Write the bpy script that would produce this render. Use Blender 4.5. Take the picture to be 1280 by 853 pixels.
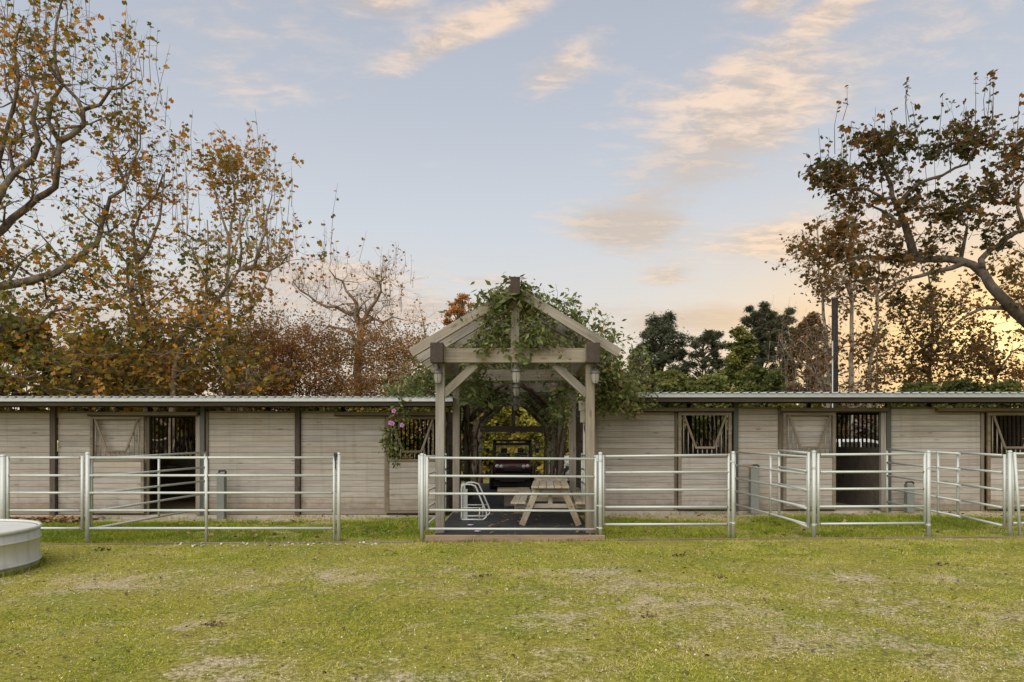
import bpy, bmesh, math, random
import numpy as np
from mathutils import Vector, Matrix, noise as mnoise

random.seed(7)
RNG = np.random.default_rng(7)
scene = bpy.context.scene
COL = scene.collection
for _o in list(bpy.data.objects):
    bpy.data.objects.remove(_o)

# ------------------------------------------------------------------ camera
F = 853.0          # focal length in photo pixels (photo 1280 x 853)
CX, HY = 640.0, 552.0   # principal column and horizon row of the photo
EYE = 1.7
cam_data = bpy.data.cameras.new("camera")
cam_data.sensor_width = 36.0
cam_data.lens = 36.0 * F / 1280.0
cam_data.shift_y = (HY - 426.5) / 1280.0
cam_data.clip_end = 3000.0
cam_data.clip_start = 0.05
cam = bpy.data.objects.new("camera", cam_data)
cam.location = (0, 0, EYE)
cam.rotation_euler = (math.radians(90), 0, 0)
COL.objects.link(cam)
scene.camera = cam


def W(px, py, Y):
    """point of the place seen at a photo pixel, at the distance Y"""
    return Vector(((px - CX) / F * Y, Y, EYE + (HY - py) / F * Y))


# ------------------------------------------------------------------ colour management
scene.view_settings.view_transform = 'Standard'
scene.view_settings.look = 'None'
scene.view_settings.exposure = 1.25
scene.view_settings.gamma = 1.0
scene.view_settings.use_curve_mapping = False
scene.cycles.max_bounces = 6
scene.cycles.diffuse_bounces = 3
scene.cycles.glossy_bounces = 2
scene.cycles.transmission_bounces = 4
scene.cycles.transparent_max_bounces = 8
try:
    scene.cycles.use_denoising = True
except Exception:
    pass


# ------------------------------------------------------------------ node helpers
class NT:
    def __init__(self, tree):
        self.t = tree
        tree.nodes.clear()

    def n(self, typ, **kw):
        nd = self.t.nodes.new(typ)
        for k, v in kw.items():
            setattr(nd, k, v)
        return nd

    def link(self, a, b):
        self.t.links.new(a, b)

    def put(self, sock, v):
        if v is None:
            return
        if hasattr(v, "is_output"):
            self.link(v, sock)
        else:
            if isinstance(v, (tuple, list)) and len(v) == 3 and sock.type == 'RGBA':
                v = (*v, 1.0)
            sock.default_value = v

    def math(self, op, a, b=None, c=None, clamp=False):
        nd = self.n('ShaderNodeMath', operation=op)
        nd.use_clamp = clamp
        self.put(nd.inputs[0], a)
        if b is not None:
            self.put(nd.inputs[1], b)
        if c is not None:
            self.put(nd.inputs[2], c)
        return nd.outputs[0]

    def mix(self, fac, a, b, blend='MIX'):
        nd = self.n('ShaderNodeMix', data_type='RGBA', blend_type=blend)
        nd.clamp_factor = True
        self.put(nd.inputs[0], fac)
        self.put(nd.inputs[6], a)
        self.put(nd.inputs[7], b)
        return nd.outputs[2]

    def ramp(self, fac, stops, interp='LINEAR'):
        nd = self.n('ShaderNodeValToRGB')
        cr = nd.color_ramp
        cr.interpolation = interp
        while len(cr.elements) < len(stops):
            cr.elements.new(0.5)
        for e, (p, c) in zip(cr.elements, stops):
            e.position = p
            e.color = (*c, 1.0) if len(c) == 3 else c
        self.put(nd.inputs[0], fac)
        return nd.outputs[0]

    def smooth(self, v, lo, hi, olo=0.0, ohi=1.0):
        nd = self.n('ShaderNodeMapRange')
        nd.interpolation_type = 'SMOOTHSTEP'
        self.put(nd.inputs[0], v)
        for i, x in enumerate((lo, hi, olo, ohi)):
            nd.inputs[i + 1].default_value = x
        return nd.outputs[0]

    def noise(self, vec, scale, detail=4.0, rough=0.55, dist=0.0):
        nd = self.n('ShaderNodeTexNoise')
        self.put(nd.inputs['Vector'], vec)
        nd.inputs['Scale'].default_value = scale
        nd.inputs['Detail'].default_value = detail
        nd.inputs['Roughness'].default_value = rough
        nd.inputs['Distortion'].default_value = dist
        return nd.outputs[0]

    def mapping(self, vec, scale=(1, 1, 1), loc=(0, 0, 0)):
        nd = self.n('ShaderNodeMapping')
        self.put(nd.inputs['Vector'], vec)
        nd.inputs['Scale'].default_value = scale
        self.put(nd.inputs['Location'], loc)
        return nd.outputs[0]


# ------------------------------------------------------------------ sky (world)
FILL_AZ = math.radians(205.0)   # compass angle of the added fill lamp behind the camera
FILL_EL = math.radians(42.0)
world = bpy.data.worlds.new("World")
scene.world = world
world.use_nodes = True
nt = NT(world.node_tree)
tc = nt.n('ShaderNodeTexCoord')
gen = tc.outputs['Generated']
sep = nt.n('ShaderNodeSeparateXYZ')
nt.link(gen, sep.inputs[0])
sx, sy, sz = sep.outputs
el = nt.math('ARCSINE', sz)
az = nt.math('ARCTAN2', sx, sy)            # 0 straight ahead, + to the right
sky = nt.n('ShaderNodeTexSky', sky_type='NISHITA')
sky.sun_disc = False
sky.sun_elevation = FILL_EL
sky.sun_rotation = FILL_AZ
sky.air_density = 1.0
sky.dust_density = 2.0
sky.ozone_density = 1.0
sky_col = nt.mix(1.0, sky.outputs[0], (0.10, 0.10, 0.10), 'MULTIPLY')
# evening veil of thin high cloud over the clear sky: pale warm at the horizon, lavender grey higher up
elp = nt.math('MAXIMUM', el, 0.0)
veil = nt.ramp(nt.math('MULTIPLY', elp, 1.0 / 1.5708), [
    (0.0, (0.90, 0.66, 0.42)), (0.055, (0.885, 0.74, 0.57)), (0.11, (0.79, 0.765, 0.715)),
    (0.19, (0.67, 0.705, 0.75)), (0.29, (0.54, 0.585, 0.665)), (0.38, (0.47, 0.505, 0.585)), (1.0, (0.56, 0.58, 0.62))])
base = nt.mix(0.90, sky_col, veil)


def dirpix(px, py):
    x, z = (px - CX) / F, (HY - py) / F
    l = math.sqrt(x * x + 1 + z * z)
    return math.atan2(x, 1.0), math.asin(z / l)


def blob(px, py, wpx, hpx, rot=0.0):
    a0, e0 = dirpix(px, py)
    sa, se = wpx / F, hpx / F
    da = nt.math('SUBTRACT', az, a0)
    de = nt.math('SUBTRACT', el, e0)
    c, s = math.cos(rot), math.sin(rot)
    u = nt.math('ADD', nt.math('MULTIPLY', da, c / sa), nt.math('MULTIPLY', de, s / sa))
    v = nt.math('ADD', nt.math('MULTIPLY', da, -s / se), nt.math('MULTIPLY', de, c / se))
    d2 = nt.math('ADD', nt.math('MULTIPLY', u, u), nt.math('MULTIPLY', v, v))
    return nt.math('EXPONENT', nt.math('MULTIPLY', d2, -1.0))


# cloud deck: plane coordinates, so that clouds flatten towards the horizon
zz = nt.math('ADD', nt.math('MAXIMUM', sz, 0.0), 0.10)
comb = nt.n('ShaderNodeCombineXYZ')
nt.link(nt.math('DIVIDE', sx, zz), comb.inputs[0])
nt.link(nt.math('DIVIDE', sy, zz), comb.inputs[1])
plane = comb.outputs[0]
nz1 = nt.noise(nt.mapping(plane, (1.0, 1.5, 1)), 2.3, 8.0, 0.62, 0.35)
nz2 = nt.noise(nt.mapping(plane, (3.4, 6.4, 1), (3.1, 1.7, 0)), 2.6, 6.0, 0.66, 0.3)
blobs = [  # px, py, half width, half height, tilt, weight
    (475, 3, 62, 17, 0.0, 0.36), (555, 52, 90, 19, 0.40, 0.38), (640, 15, 70, 14, 0.3, 0.26), (695, 92, 75, 26, 0.35, 0.33),
    (880, 150, 120, 60, 0.2, 0.17), (960, 110, 80, 42, 0.25, 0.20), (940, 165, 80, 26, 0.1, 0.17),
    (785, 285, 72, 30, 0.0, 0.50), (875, 215, 110, 36, 0.1, 0.15), (1040, 15, 40, 14, 0.3, 0.36), (955, 4, 30, 12, 0.0, 0.36),
    (835, 345, 40, 14, 0.0, 0.36), (970, 300, 75, 24, 0.0, 0.34), (915, 400, 100, 16, 0.0, 0.38), (400, 345, 120, 22, 0.0, 0.34),
    (530, 388, 130, 18, 0.0, 0.32), (300, 35, 150, 42, 0.2, 0.18), (280, 110, 120, 20, 0.1, 0.17), (150, 400, 320, 70, 0.0, 0.30), (950, 50, 220, 40, 0.2, 0.10), (780, 400, 130, 22, 0.0, 0.2), (620, 350, 60, 9, 0.0, 0.26),
    (1130, 60, 200, 60, 0.3, 0.14), (1130, 300, 160, 70, 0.0, 0.16)]
tot = None
for (bx_, by_, bw_, bh_, br_, bwgt) in blobs:
    g = nt.math('MULTIPLY', blob(bx_, by_, bw_, bh_, br_), bwgt)
    tot = g if tot is None else nt.math('ADD', tot, g)
tot = nt.math('MINIMUM', tot, 0.50)
# elsewhere round the sky the same broken cloud goes on at random
far = nt.math('GREATER_THAN', nt.math('ABSOLUTE', az), 0.95)
tot = nt.math('ADD', tot, nt.math('MULTIPLY', nt.smooth(nt.math('ABSOLUTE', az), 0.85, 1.3), 0.20))
dens = nt.math('ADD', nt.math('MULTIPLY', nz1, 0.62), nt.math('MULTIPLY', nz2, 0.38))
cl = nt.smooth(nt.math('ADD', dens, tot), 0.57, 0.94)
cl = nt.math('MULTIPLY', cl, 0.80)
lit = nt.smooth(nt.math('ADD', nz2, nt.math('MULTIPLY', nz1, 0.35)), 0.52, 0.80)
tan = nt.math('ADD', blob(785, 285, 100, 45), nt.math('ADD', blob(880, 222, 90, 35), nt.math('ADD', blob(180, 400, 420, 80), blob(890, 400, 220, 40))))
lit = nt.math('SUBTRACT', lit, nt.math('MULTIPLY', tan, 0.75), clamp=True)
ccol = nt.mix(lit, (0.62, 0.52, 0.44), (1.0, 0.755, 0.565))
skyc = nt.mix(cl, base, ccol)
# glow of the set sun low on the right
a0, e0 = dirpix(1252, 428)
da = nt.math('SUBTRACT', az, a0)
de = nt.math('SUBTRACT', el, e0)
d2 = nt.math('ADD', nt.math('MULTIPLY', nt.math('MULTIPLY', da, da), 11.0), nt.math('MULTIPLY', nt.math('MULTIPLY', de, de), 55.0))
glow = nt.math('EXPONENT', nt.math('MULTIPLY', d2, -1.0))
d3 = nt.math('ADD', nt.math('MULTIPLY', nt.math('MULTIPLY', da, da), 160.0), nt.math('MULTIPLY', nt.math('MULTIPLY', de, de), 400.0))
core = nt.math('EXPONENT', nt.math('MULTIPLY', d3, -1.0))
skyc = nt.mix(nt.math('MULTIPLY', glow, 0.88), skyc, (1.22, 0.76, 0.28))
skyc = nt.mix(nt.math('MULTIPLY', core, 0.9), skyc, (2.0, 1.35, 0.60))
bg = nt.n('ShaderNodeBackground')
nt.link(skyc, bg.inputs[0])
bg.inputs[1].default_value = 0.43
wo = nt.n('ShaderNodeOutputWorld')
nt.link(bg.outputs[0], wo.inputs[0])

# added soft fill lamp, standing in for bright sky behind the camera (no sharp shadows anywhere in the photograph)
fill_lamp_data = bpy.data.lights.new("sun", 'SUN')
fill_lamp_data.energy = 1.5
fill_lamp_data.angle = math.radians(75)
fill_lamp_data.color = (1.0, 0.95, 0.87)
fill_lamp = bpy.data.objects.new("sun", fill_lamp_data)
_d = Vector((math.sin(FILL_AZ) * math.cos(FILL_EL), math.cos(FILL_AZ) * math.cos(FILL_EL), math.sin(FILL_EL)))
fill_lamp.rotation_euler = _d.to_track_quat('Z', 'Y').to_euler()
fill_lamp.location = (0, -10, 30)
COL.objects.link(fill_lamp)


# ------------------------------------------------------------------ materials
def new_mat(name):
    m = bpy.data.materials.new(name)
    m.use_nodes = True
    return m, NT(m.node_tree)


def finish(t, color, rough=0.8, metal=0.0, bump=None, bstr=0.3, bdist=0.01, spec=0.4):
    b = t.n('ShaderNodeBsdfPrincipled')
    t.put(b.inputs['Base Color'], color)
    t.put(b.inputs['Roughness'], rough)
    t.put(b.inputs['Metallic'], metal)
    b.inputs['Specular IOR Level'].default_value = spec
    if bump is not None:
        bn = t.n('ShaderNodeBump')
        bn.inputs['Strength'].default_value = bstr
        bn.inputs['Distance'].default_value = bdist
        t.put(bn.inputs['Height'], bump)
        t.link(bn.outputs[0], b.inputs['Normal'])
    o = t.n('ShaderNodeOutputMaterial')
    t.link(b.outputs[0], o.inputs[0])
    return b


def wood(name, dark, light, vary=0.25, grain=1.0, knots=True, rough=0.85, stain=None):
    """timber with the grain along the object's own X axis; each object gets its own shift and tone"""
    m, t = new_mat(name)
    tc = t.n('ShaderNodeTexCoord')
    oi = t.n('ShaderNodeObjectInfo')
    rnd = oi.outputs['Random']
    cmb = t.n('ShaderNodeCombineXYZ')
    t.link(t.math('MULTIPLY', rnd, 37.0), cmb.inputs[0])
    t.link(t.math('MULTIPLY', rnd, 91.0), cmb.inputs[1])
    t.link(t.math('MULTIPLY', rnd, 53.0), cmb.inputs[2])
    add = t.n('ShaderNodeVectorMath', operation='ADD')
    t.link(tc.outputs['Object'], add.inputs[0])
    t.link(cmb.outputs[0], add.inputs[1])
    v = add.outputs[0]
    fine = t.noise(t.mapping(v, (1.6 * grain, 34, 34)), 1.0, 6, 0.65, 0.3)
    wide = t.noise(t.mapping(v, (0.7, 5, 5)), 1.0, 4, 0.6)
    f = t.math('ADD', t.math('MULTIPLY', fine, 0.65), t.math('MULTIPLY', wide, 0.45))
    c = t.ramp(f, [(0.38, dark), (0.68, light)])
    if knots:
        vo = t.n('ShaderNodeTexVoronoi')
        t.link(t.mapping(v, (1.7, 5.5, 5.5)), vo.inputs['Vector'])
        vo.inputs['Scale'].default_value = 1.0
        k = t.smooth(vo.outputs['Distance'], 0.06, 0.17, 1.0, 0.0)
        c = t.mix(t.math('MULTIPLY', k, 0.55), c, tuple(x * 0.45 for x in dark))
    if stain:
        st = t.noise(t.mapping(v, (0.5, 1.4, 1.4)), 1.0, 3, 0.6)
        c = t.mix(t.smooth(st, 0.52, 0.72, 0.0, 0.6), c, stain)
    if stain:
        ge = t.n('ShaderNodeNewGeometry')
        sp = t.n('ShaderNodeSeparateXYZ')
        t.link(ge.outputs['Position'], sp.inputs[0])
        st2 = t.noise(t.mapping(ge.outputs['Position'], (7, 1, 0.5)), 1.0, 4, 0.6)
        c = t.mix(t.smooth(st2, 0.5, 0.75, 0, 0.22), c, tuple(x * 0.62 for x in dark))
        sp2 = t.noise(ge.outputs['Position'], 5.0, 5, 0.7)
        mud = t.smooth(t.math('ADD', sp.outputs[2], t.math('MULTIPLY', sp2, -0.75)), -0.28, 0.12, 0.65, 0.0)
        c = t.mix(mud, c, (0.16, 0.12, 0.08))
    hs = t.n('ShaderNodeHueSaturation')
    t.link(c, hs.inputs['Color'])
    t.link(t.math('ADD', t.math('MULTIPLY', rnd, vary), 1.0 - vary / 2), hs.inputs['Value'])
    t.link(t.math('ADD', t.math('MULTIPLY', t.math('FRACT', t.math('MULTIPLY', rnd, 7.31)), 0.5), 0.75), hs.inputs['Saturation'])
    finish(t, hs.outputs[0], rough, 0, fine, 0.35, 0.006, 0.25)
    return m


def metal(name, col, rough=0.45, met=0.6, dirt=(0.25, 0.2, 0.14), dirt_amt=0.35, scale=14):
    m, t = new_mat(name)
    tc = t.n('ShaderNodeTexCoord')
    oi = t.n('ShaderNodeObjectInfo')
    add = t.n('ShaderNodeVectorMath', operation='ADD')
    t.link(tc.outputs['Object'], add.inputs[0])
    cmb = t.n('ShaderNodeCombineXYZ')
    t.link(t.math('MULTIPLY', oi.outputs['Random'], 40.0), cmb.inputs[0])
    t.link(cmb.outputs[0], add.inputs[1])
    v = add.outputs[0]
    n1 = t.noise(v, scale, 5, 0.6)
    n2 = t.noise(v, scale * 0.23, 4, 0.6)
    c = t.mix(n1, tuple(x * 0.86 for x in col), tuple(min(1, x * 1.1) for x in col))
    c = t.mix(t.smooth(n2, 0.55, 0.78, 0, dirt_amt), c, dirt)
    if name == 'galvanised_tank':
        sk = t.noise(t.mapping(tc.outputs['Object'], (9, 9, 0.7)), 1.0, 5, 0.65)
        c = t.mix(t.smooth(sk, 0.45, 0.72, 0, 0.5), c, (0.34, 0.33, 0.26))
        sz_ = t.n('ShaderNodeSeparateXYZ')
        t.link(tc.outputs['Object'], sz_.inputs[0])
        al = t.math('ADD', sz_.outputs[2], t.math('MULTIPLY', n1, -0.22))
        c = t.mix(t.smooth(al, -0.12, 0.06, 0.75, 0.0), c, (0.16, 0.16, 0.09))
    finish(t, c, t.math('ADD', t.math('MULTIPLY', n1, 0.25), rough - 0.12), met, n1, 0.08, 0.003, 0.5)
    return m


def plain(name, col, rough=0.7, met=0.0, vary=0.2, scale=9, spec=0.4, bstr=0.2):
    m, t = new_mat(name)
    tc = t.n('ShaderNodeTexCoord')
    n1 = t.noise(tc.outputs['Object'], scale, 5, 0.62)
    c = t.mix(n1, tuple(x * (1 - vary) for x in col), tuple(min(1, x * (1 + vary)) for x in col))
    finish(t, c, rough, met, n1, bstr, 0.005, spec)
    return m


def leaf_mat(name, stops, trans=0.35, rough=0.6):
    m, t = new_mat(name)
    at = t.n('ShaderNodeAttribute', attribute_name='tint')
    c = t.ramp(at.outputs['Fac'], stops)
    ge = t.n('ShaderNodeNewGeometry')
    c2 = t.mix(t.math('MULTIPLY', ge.outputs['Backfacing'], 0.22), c, (0.15, 0.13, 0.07))
    b = t.n('ShaderNodeBsdfPrincipled')
    t.put(b.inputs['Base Color'], c2)
    b.inputs['Roughness'].default_value = rough
    b.inputs['Specular IOR Level'].default_value = 0.25
    tr = t.n('ShaderNodeBsdfTranslucent')
    t.put(tr.inputs[0], t.mix(1.0, c, (1.5, 1.35, 0.8), 'MULTIPLY'))
    mx = t.n('ShaderNodeMixShader')
    mx.inputs[0].default_value = trans
    t.link(b.outputs[0], mx.inputs[1])
    t.link(tr.outputs[0], mx.inputs[2])
    o = t.n('ShaderNodeOutputMaterial')
    t.link(mx.outputs[0], o.inputs[0])
    return m


def bark(name, dark, light, patch, scale=1.0):
    m, t = new_mat(name)
    tc = t.n('ShaderNodeTexCoord')
    v = tc.outputs['Object']
    n1 = t.noise(t.mapping(v, (6 * scale, 6 * scale, 2 * scale)), 1.0, 6, 0.65)
    n2 = t.noise(v, 2.3 * scale, 3, 0.5, 0.6)
    c = t.ramp(n1, [(0.35, dark), (0.7, light)])
    c = t.mix(t.smooth(n2, 0.5, 0.6, 0, 0.75), c, patch)
    finish(t, c, 0.9, 0, n1, 0.5, 0.02, 0.2)
    return m


M = {}
M['plank'] = wood('weathered_plank', (0.235, 0.212, 0.18), (0.385, 0.36, 0.322), 0.16, 1.0, True, 0.88, (0.34, 0.285, 0.215))
M['trim'] = wood('brown_trim', (0.095, 0.076, 0.052), (0.205, 0.168, 0.12), 0.3, 1.0, False)
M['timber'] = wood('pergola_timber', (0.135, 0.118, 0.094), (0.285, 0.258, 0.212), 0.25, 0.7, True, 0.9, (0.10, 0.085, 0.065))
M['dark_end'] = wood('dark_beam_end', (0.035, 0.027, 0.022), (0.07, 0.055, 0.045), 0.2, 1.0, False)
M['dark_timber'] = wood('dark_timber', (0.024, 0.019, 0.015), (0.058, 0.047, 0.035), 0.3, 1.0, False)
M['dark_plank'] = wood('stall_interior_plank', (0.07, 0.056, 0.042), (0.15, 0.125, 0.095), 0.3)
M['table'] = wood('table_pine', (0.25, 0.21, 0.15), (0.43, 0.375, 0.28), 0.2, 0.8, True, 0.8, (0.22, 0.18, 0.13))
M['sill'] = wood('red_brown_board', (0.15, 0.095, 0.05), (0.31, 0.205, 0.115), 0.15)
M['edging'] = wood('edging_board', (0.10, 0.075, 0.05), (0.22, 0.17, 0.11), 0.2)
M['galv'] = metal('galvanised_pipe', (0.48, 0.51, 0.485), 0.5, 0.25, (0.33, 0.29, 0.23), 0.45)
M['tank'] = metal('galvanised_tank', (0.56, 0.575, 0.53), 0.5, 0.35, (0.33, 0.31, 0.24), 0.65, 4)
M['roof'] = metal('roof_metal', (0.55, 0.58, 0.60), 0.4, 0.5, (0.3, 0.26, 0.2), 0.3, 4)
M['fascia'] = metal('eave_metal', (0.39, 0.42, 0.42), 0.4, 0.35, (0.36, 0.40, 0.36), 0.3, 3)
M['steel_post'] = metal('green_grey_post', (0.058, 0.065, 0.06), 0.55, 0.2, (0.12, 0.1, 0.08), 0.3, 6)
M['brown_post'] = wood('dark_brown_post', (0.045, 0.032, 0.022), (0.10, 0.075, 0.055), 0.2)
M['rust'] = plain('rust', (0.25, 0.11, 0.05), 0.9, 0.1, 0.4, 30)
M['black'] = plain('black_plastic', (0.02, 0.02, 0.02), 0.5, 0, 0.2)
M['tyre'] = plain('tyre_rubber', (0.018, 0.018, 0.018), 0.85, 0, 0.2, 20)
M['utv_red'] = plain('dark_red_paint', (0.035, 0.006, 0.006), 0.3, 0.0, 0.1, 5, 0.5, 0.0)
M['red_mark'] = plain('red_mark', (0.5, 0.03, 0.03), 0.4, 0, 0.1, 5)
M['white_paint'] = plain('white_car_paint', (0.72, 0.74, 0.76), 0.3, 0.0, 0.04, 2, 0.5, 0.0)
M['car_glass'] = plain('dark_car_glass', (0.02, 0.023, 0.025), 0.08, 0.0, 0.1, 2, 0.6, 0.0)
M['mat'] = plain('rubber_mat_floor', (0.028, 0.03, 0.033), 0.65, 0, 0.35, 6, 0.4, 0.4)
M['concrete'] = plain('concrete', (0.36, 0.33, 0.28), 0.9, 0, 0.3, 7)
M['dirt'] = plain('stall_dirt', (0.36, 0.28, 0.20), 0.95, 0, 0.35, 5)
M['lamp_metal'] = metal('lantern_pewter', (0.14, 0.135, 0.12), 0.5, 0.5, (0.08, 0.07, 0.05), 0.4, 30)
M['white_plastic'] = plain('white_downpipe', (0.62, 0.60, 0.52), 0.5, 0, 0.12)
M['pole'] = wood('utility_pole_wood', (0.016, 0.013, 0.011), (0.045, 0.037, 0.032), 0.1, 0.4, False)
M['flower'] = plain('pink_petal', (0.50, 0.17, 0.40), 0.6, 0, 0.25, 30)
M['flower2'] = plain('violet_pink_petal', (0.42, 0.18, 0.47), 0.6, 0, 0.25, 30)
M['flower_pale'] = plain('pale_lilac_petal', (0.66, 0.52, 0.68), 0.6, 0, 0.2, 30)
M['hose'] = plain('green_hose', (0.12, 0.16, 0.11), 0.5, 0, 0.2)
M['bark'] = bark('sycamore_bark', (0.11, 0.085, 0.062), (0.23, 0.185, 0.14), (0.31, 0.265, 0.21))
M['bark_mid'] = bark('shaded_sycamore_bark', (0.075, 0.058, 0.043), (0.16, 0.13, 0.10), (0.20, 0.17, 0.135))  # darker copy of the sycamore bark, shade put into the colour
M['bark_dusk'] = bark('dark_sycamore_bark', (0.05, 0.038, 0.028), (0.11, 0.088, 0.068), (0.135, 0.113, 0.09))  # sycamore bark darkened to paint in the backlit silhouette
M['bark_dark'] = bark('dark_bark', (0.055, 0.04, 0.03), (0.13, 0.10, 0.075), (0.12, 0.095, 0.07))
M['bark_warm'] = bark('warm_bark', (0.14, 0.10, 0.065), (0.27, 0.20, 0.14), (0.32, 0.25, 0.18))
M['bark_pale'] = bark('pale_bark', (0.20, 0.165, 0.125), (0.36, 0.31, 0.25), (0.42, 0.37, 0.30))
M['vine_stem'] = bark('vine_stem', (0.055, 0.038, 0.025), (0.15, 0.105, 0.07), (0.12, 0.09, 0.06), 3)
GRN, OLV, YEL, ORG, BRN = (0.07, 0.092, 0.018), (0.165, 0.14, 0.024), (0.26, 0.21, 0.045), (0.50, 0.20, 0.03), (0.26, 0.12, 0.035)
M['leaf_syc'] = leaf_mat('sycamore_leaves', [(0.0, GRN), (0.3, OLV), (0.52, (0.33, 0.21, 0.03)), (0.72, ORG), (0.88, BRN), (1.0, (0.40, 0.20, 0.05))])
M['leaf_rust'] = leaf_mat('rust_leaves', [(0.0, (0.17, 0.12, 0.04)), (0.4, (0.34, 0.17, 0.045)), (0.7, (0.48, 0.23, 0.055)), (1.0, (0.30, 0.14, 0.05))])
M['leaf_dark'] = leaf_mat('dark_sycamore_leaves', [(0.0, (0.035, 0.04, 0.013)), (0.45, (0.085, 0.062, 0.02)), (0.75, (0.22, 0.10, 0.024)), (1.0, (0.15, 0.075, 0.028))], 0.45)  # backlit silhouette of the right trees painted into the leaf colour
M['leaf_pine'] = leaf_mat('pine_needles', [(0.0, (0.05, 0.066, 0.04)), (0.6, (0.085, 0.10, 0.06)), (1.0, (0.14, 0.14, 0.085))], 0.3)
M['leaf_bright'] = leaf_mat('bright_green_leaves', [(0.0, (0.06, 0.08, 0.022)), (0.5, (0.15, 0.17, 0.045)), (1.0, (0.28, 0.26, 0.08))])
M['leaf_vine'] = leaf_mat('vine_leaves', [(0.0, (0.055, 0.08, 0.022)), (0.5, (0.115, 0.15, 0.045)), (0.8, (0.22, 0.24, 0.08)), (0.95, (0.33, 0.31, 0.11)), (1.0, (0.30, 0.19, 0.08))], 0.3, 0.45)
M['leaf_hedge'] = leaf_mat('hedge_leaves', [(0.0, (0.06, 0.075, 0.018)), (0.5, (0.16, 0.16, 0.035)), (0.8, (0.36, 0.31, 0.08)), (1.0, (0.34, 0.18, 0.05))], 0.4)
M['leaf_sunlit'] = leaf_mat('sunlit_hedge_leaves', [(0.0, (0.18, 0.20, 0.04)), (0.5, (0.48, 0.46, 0.11)), (1.0, (0.75, 0.68, 0.24))], 0.55)  # brighter hedge leaf copy, sunset backlight painted into the colour
M['leaf_redbush'] = leaf_mat('redbrown_leaves', [(0.0, (0.10, 0.075, 0.04)), (0.5, (0.17, 0.115, 0.065)), (1.0, (0.27, 0.15, 0.08))], 0.25)
M['litter'] = leaf_mat('dry_leaf_litter', [(0.0, (0.10, 0.06, 0.03)), (0.5, (0.24, 0.13, 0.055)), (1.0, (0.34, 0.22, 0.11))], 0.1)
M['grass'] = leaf_mat('grass_blades', [(0.0, (0.085, 0.155, 0.012)), (0.3, (0.24, 0.30, 0.025)), (0.45, (0.34, 0.385, 0.035)), (0.7, (0.49, 0.475, 0.06)), (0.88, (0.50, 0.44, 0.15)), (1.0, (0.62, 0.54, 0.38))], 0.3, 0.8)
m_, t_ = new_mat('lantern_glass')
_tc = t_.n('ShaderNodeTexCoord')
_b = finish(t_, (0.50, 0.48, 0.42), 0.25, 0, t_.noise(_tc.outputs['Object'], 60, 3), 0.5, 0.004)
_b.inputs['Transmission Weight'].default_value = 0.5
M['lamp_glass'] = m_
m_, t_ = new_mat('windscreen_glass')
_g = t_.n('ShaderNodeBsdfGlossy'); _g.inputs['Roughness'].default_value = 0.05
_tr = t_.n('ShaderNodeBsdfTransparent'); _tr.inputs[0].default_value = (0.82, 0.84, 0.8, 1)
_mx = t_.n('ShaderNodeMixShader'); _mx.inputs[0].default_value = 0.006
t_.link(_tr.outputs[0], _mx.inputs[1]); t_.link(_g.outputs[0], _mx.inputs[2])
_o = t_.n('ShaderNodeOutputMaterial'); t_.link(_mx.outputs[0], _o.inputs[0])
M['windscreen'] = m_
M['headlight'] = plain('headlight_lens', (0.75, 0.75, 0.72), 0.15, 0, 0.1, 40, 0.6)
m_, t_ = new_mat('tank_water')
finish(t_, (0.06, 0.075, 0.06), 0.05, 0, None)
M['water'] = m_


# ------------------------------------------------------------------ object helpers
def tag(o, label=None, cat=None, group=None, kind=None):
    if label: o['label'] = label
    if cat: o['category'] = cat
    if group: o['group'] = group
    if kind: o['kind'] = kind
    return o


def thing(name, label, cat, loc=(0, 0, 0), rz=0.0, group=None):
    o = bpy.data.objects.new(name, None)
    o.empty_display_size = 0.2
    o.location = loc
    o.rotation_euler = (0, 0, rz)
    COL.objects.link(o)
    return tag(o, label, cat, group)


def root_off(parent):
    off = Vector((0, 0, 0))
    p = parent
    while p is not None:
        off += p.location
        p = p.parent
    return off


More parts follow.
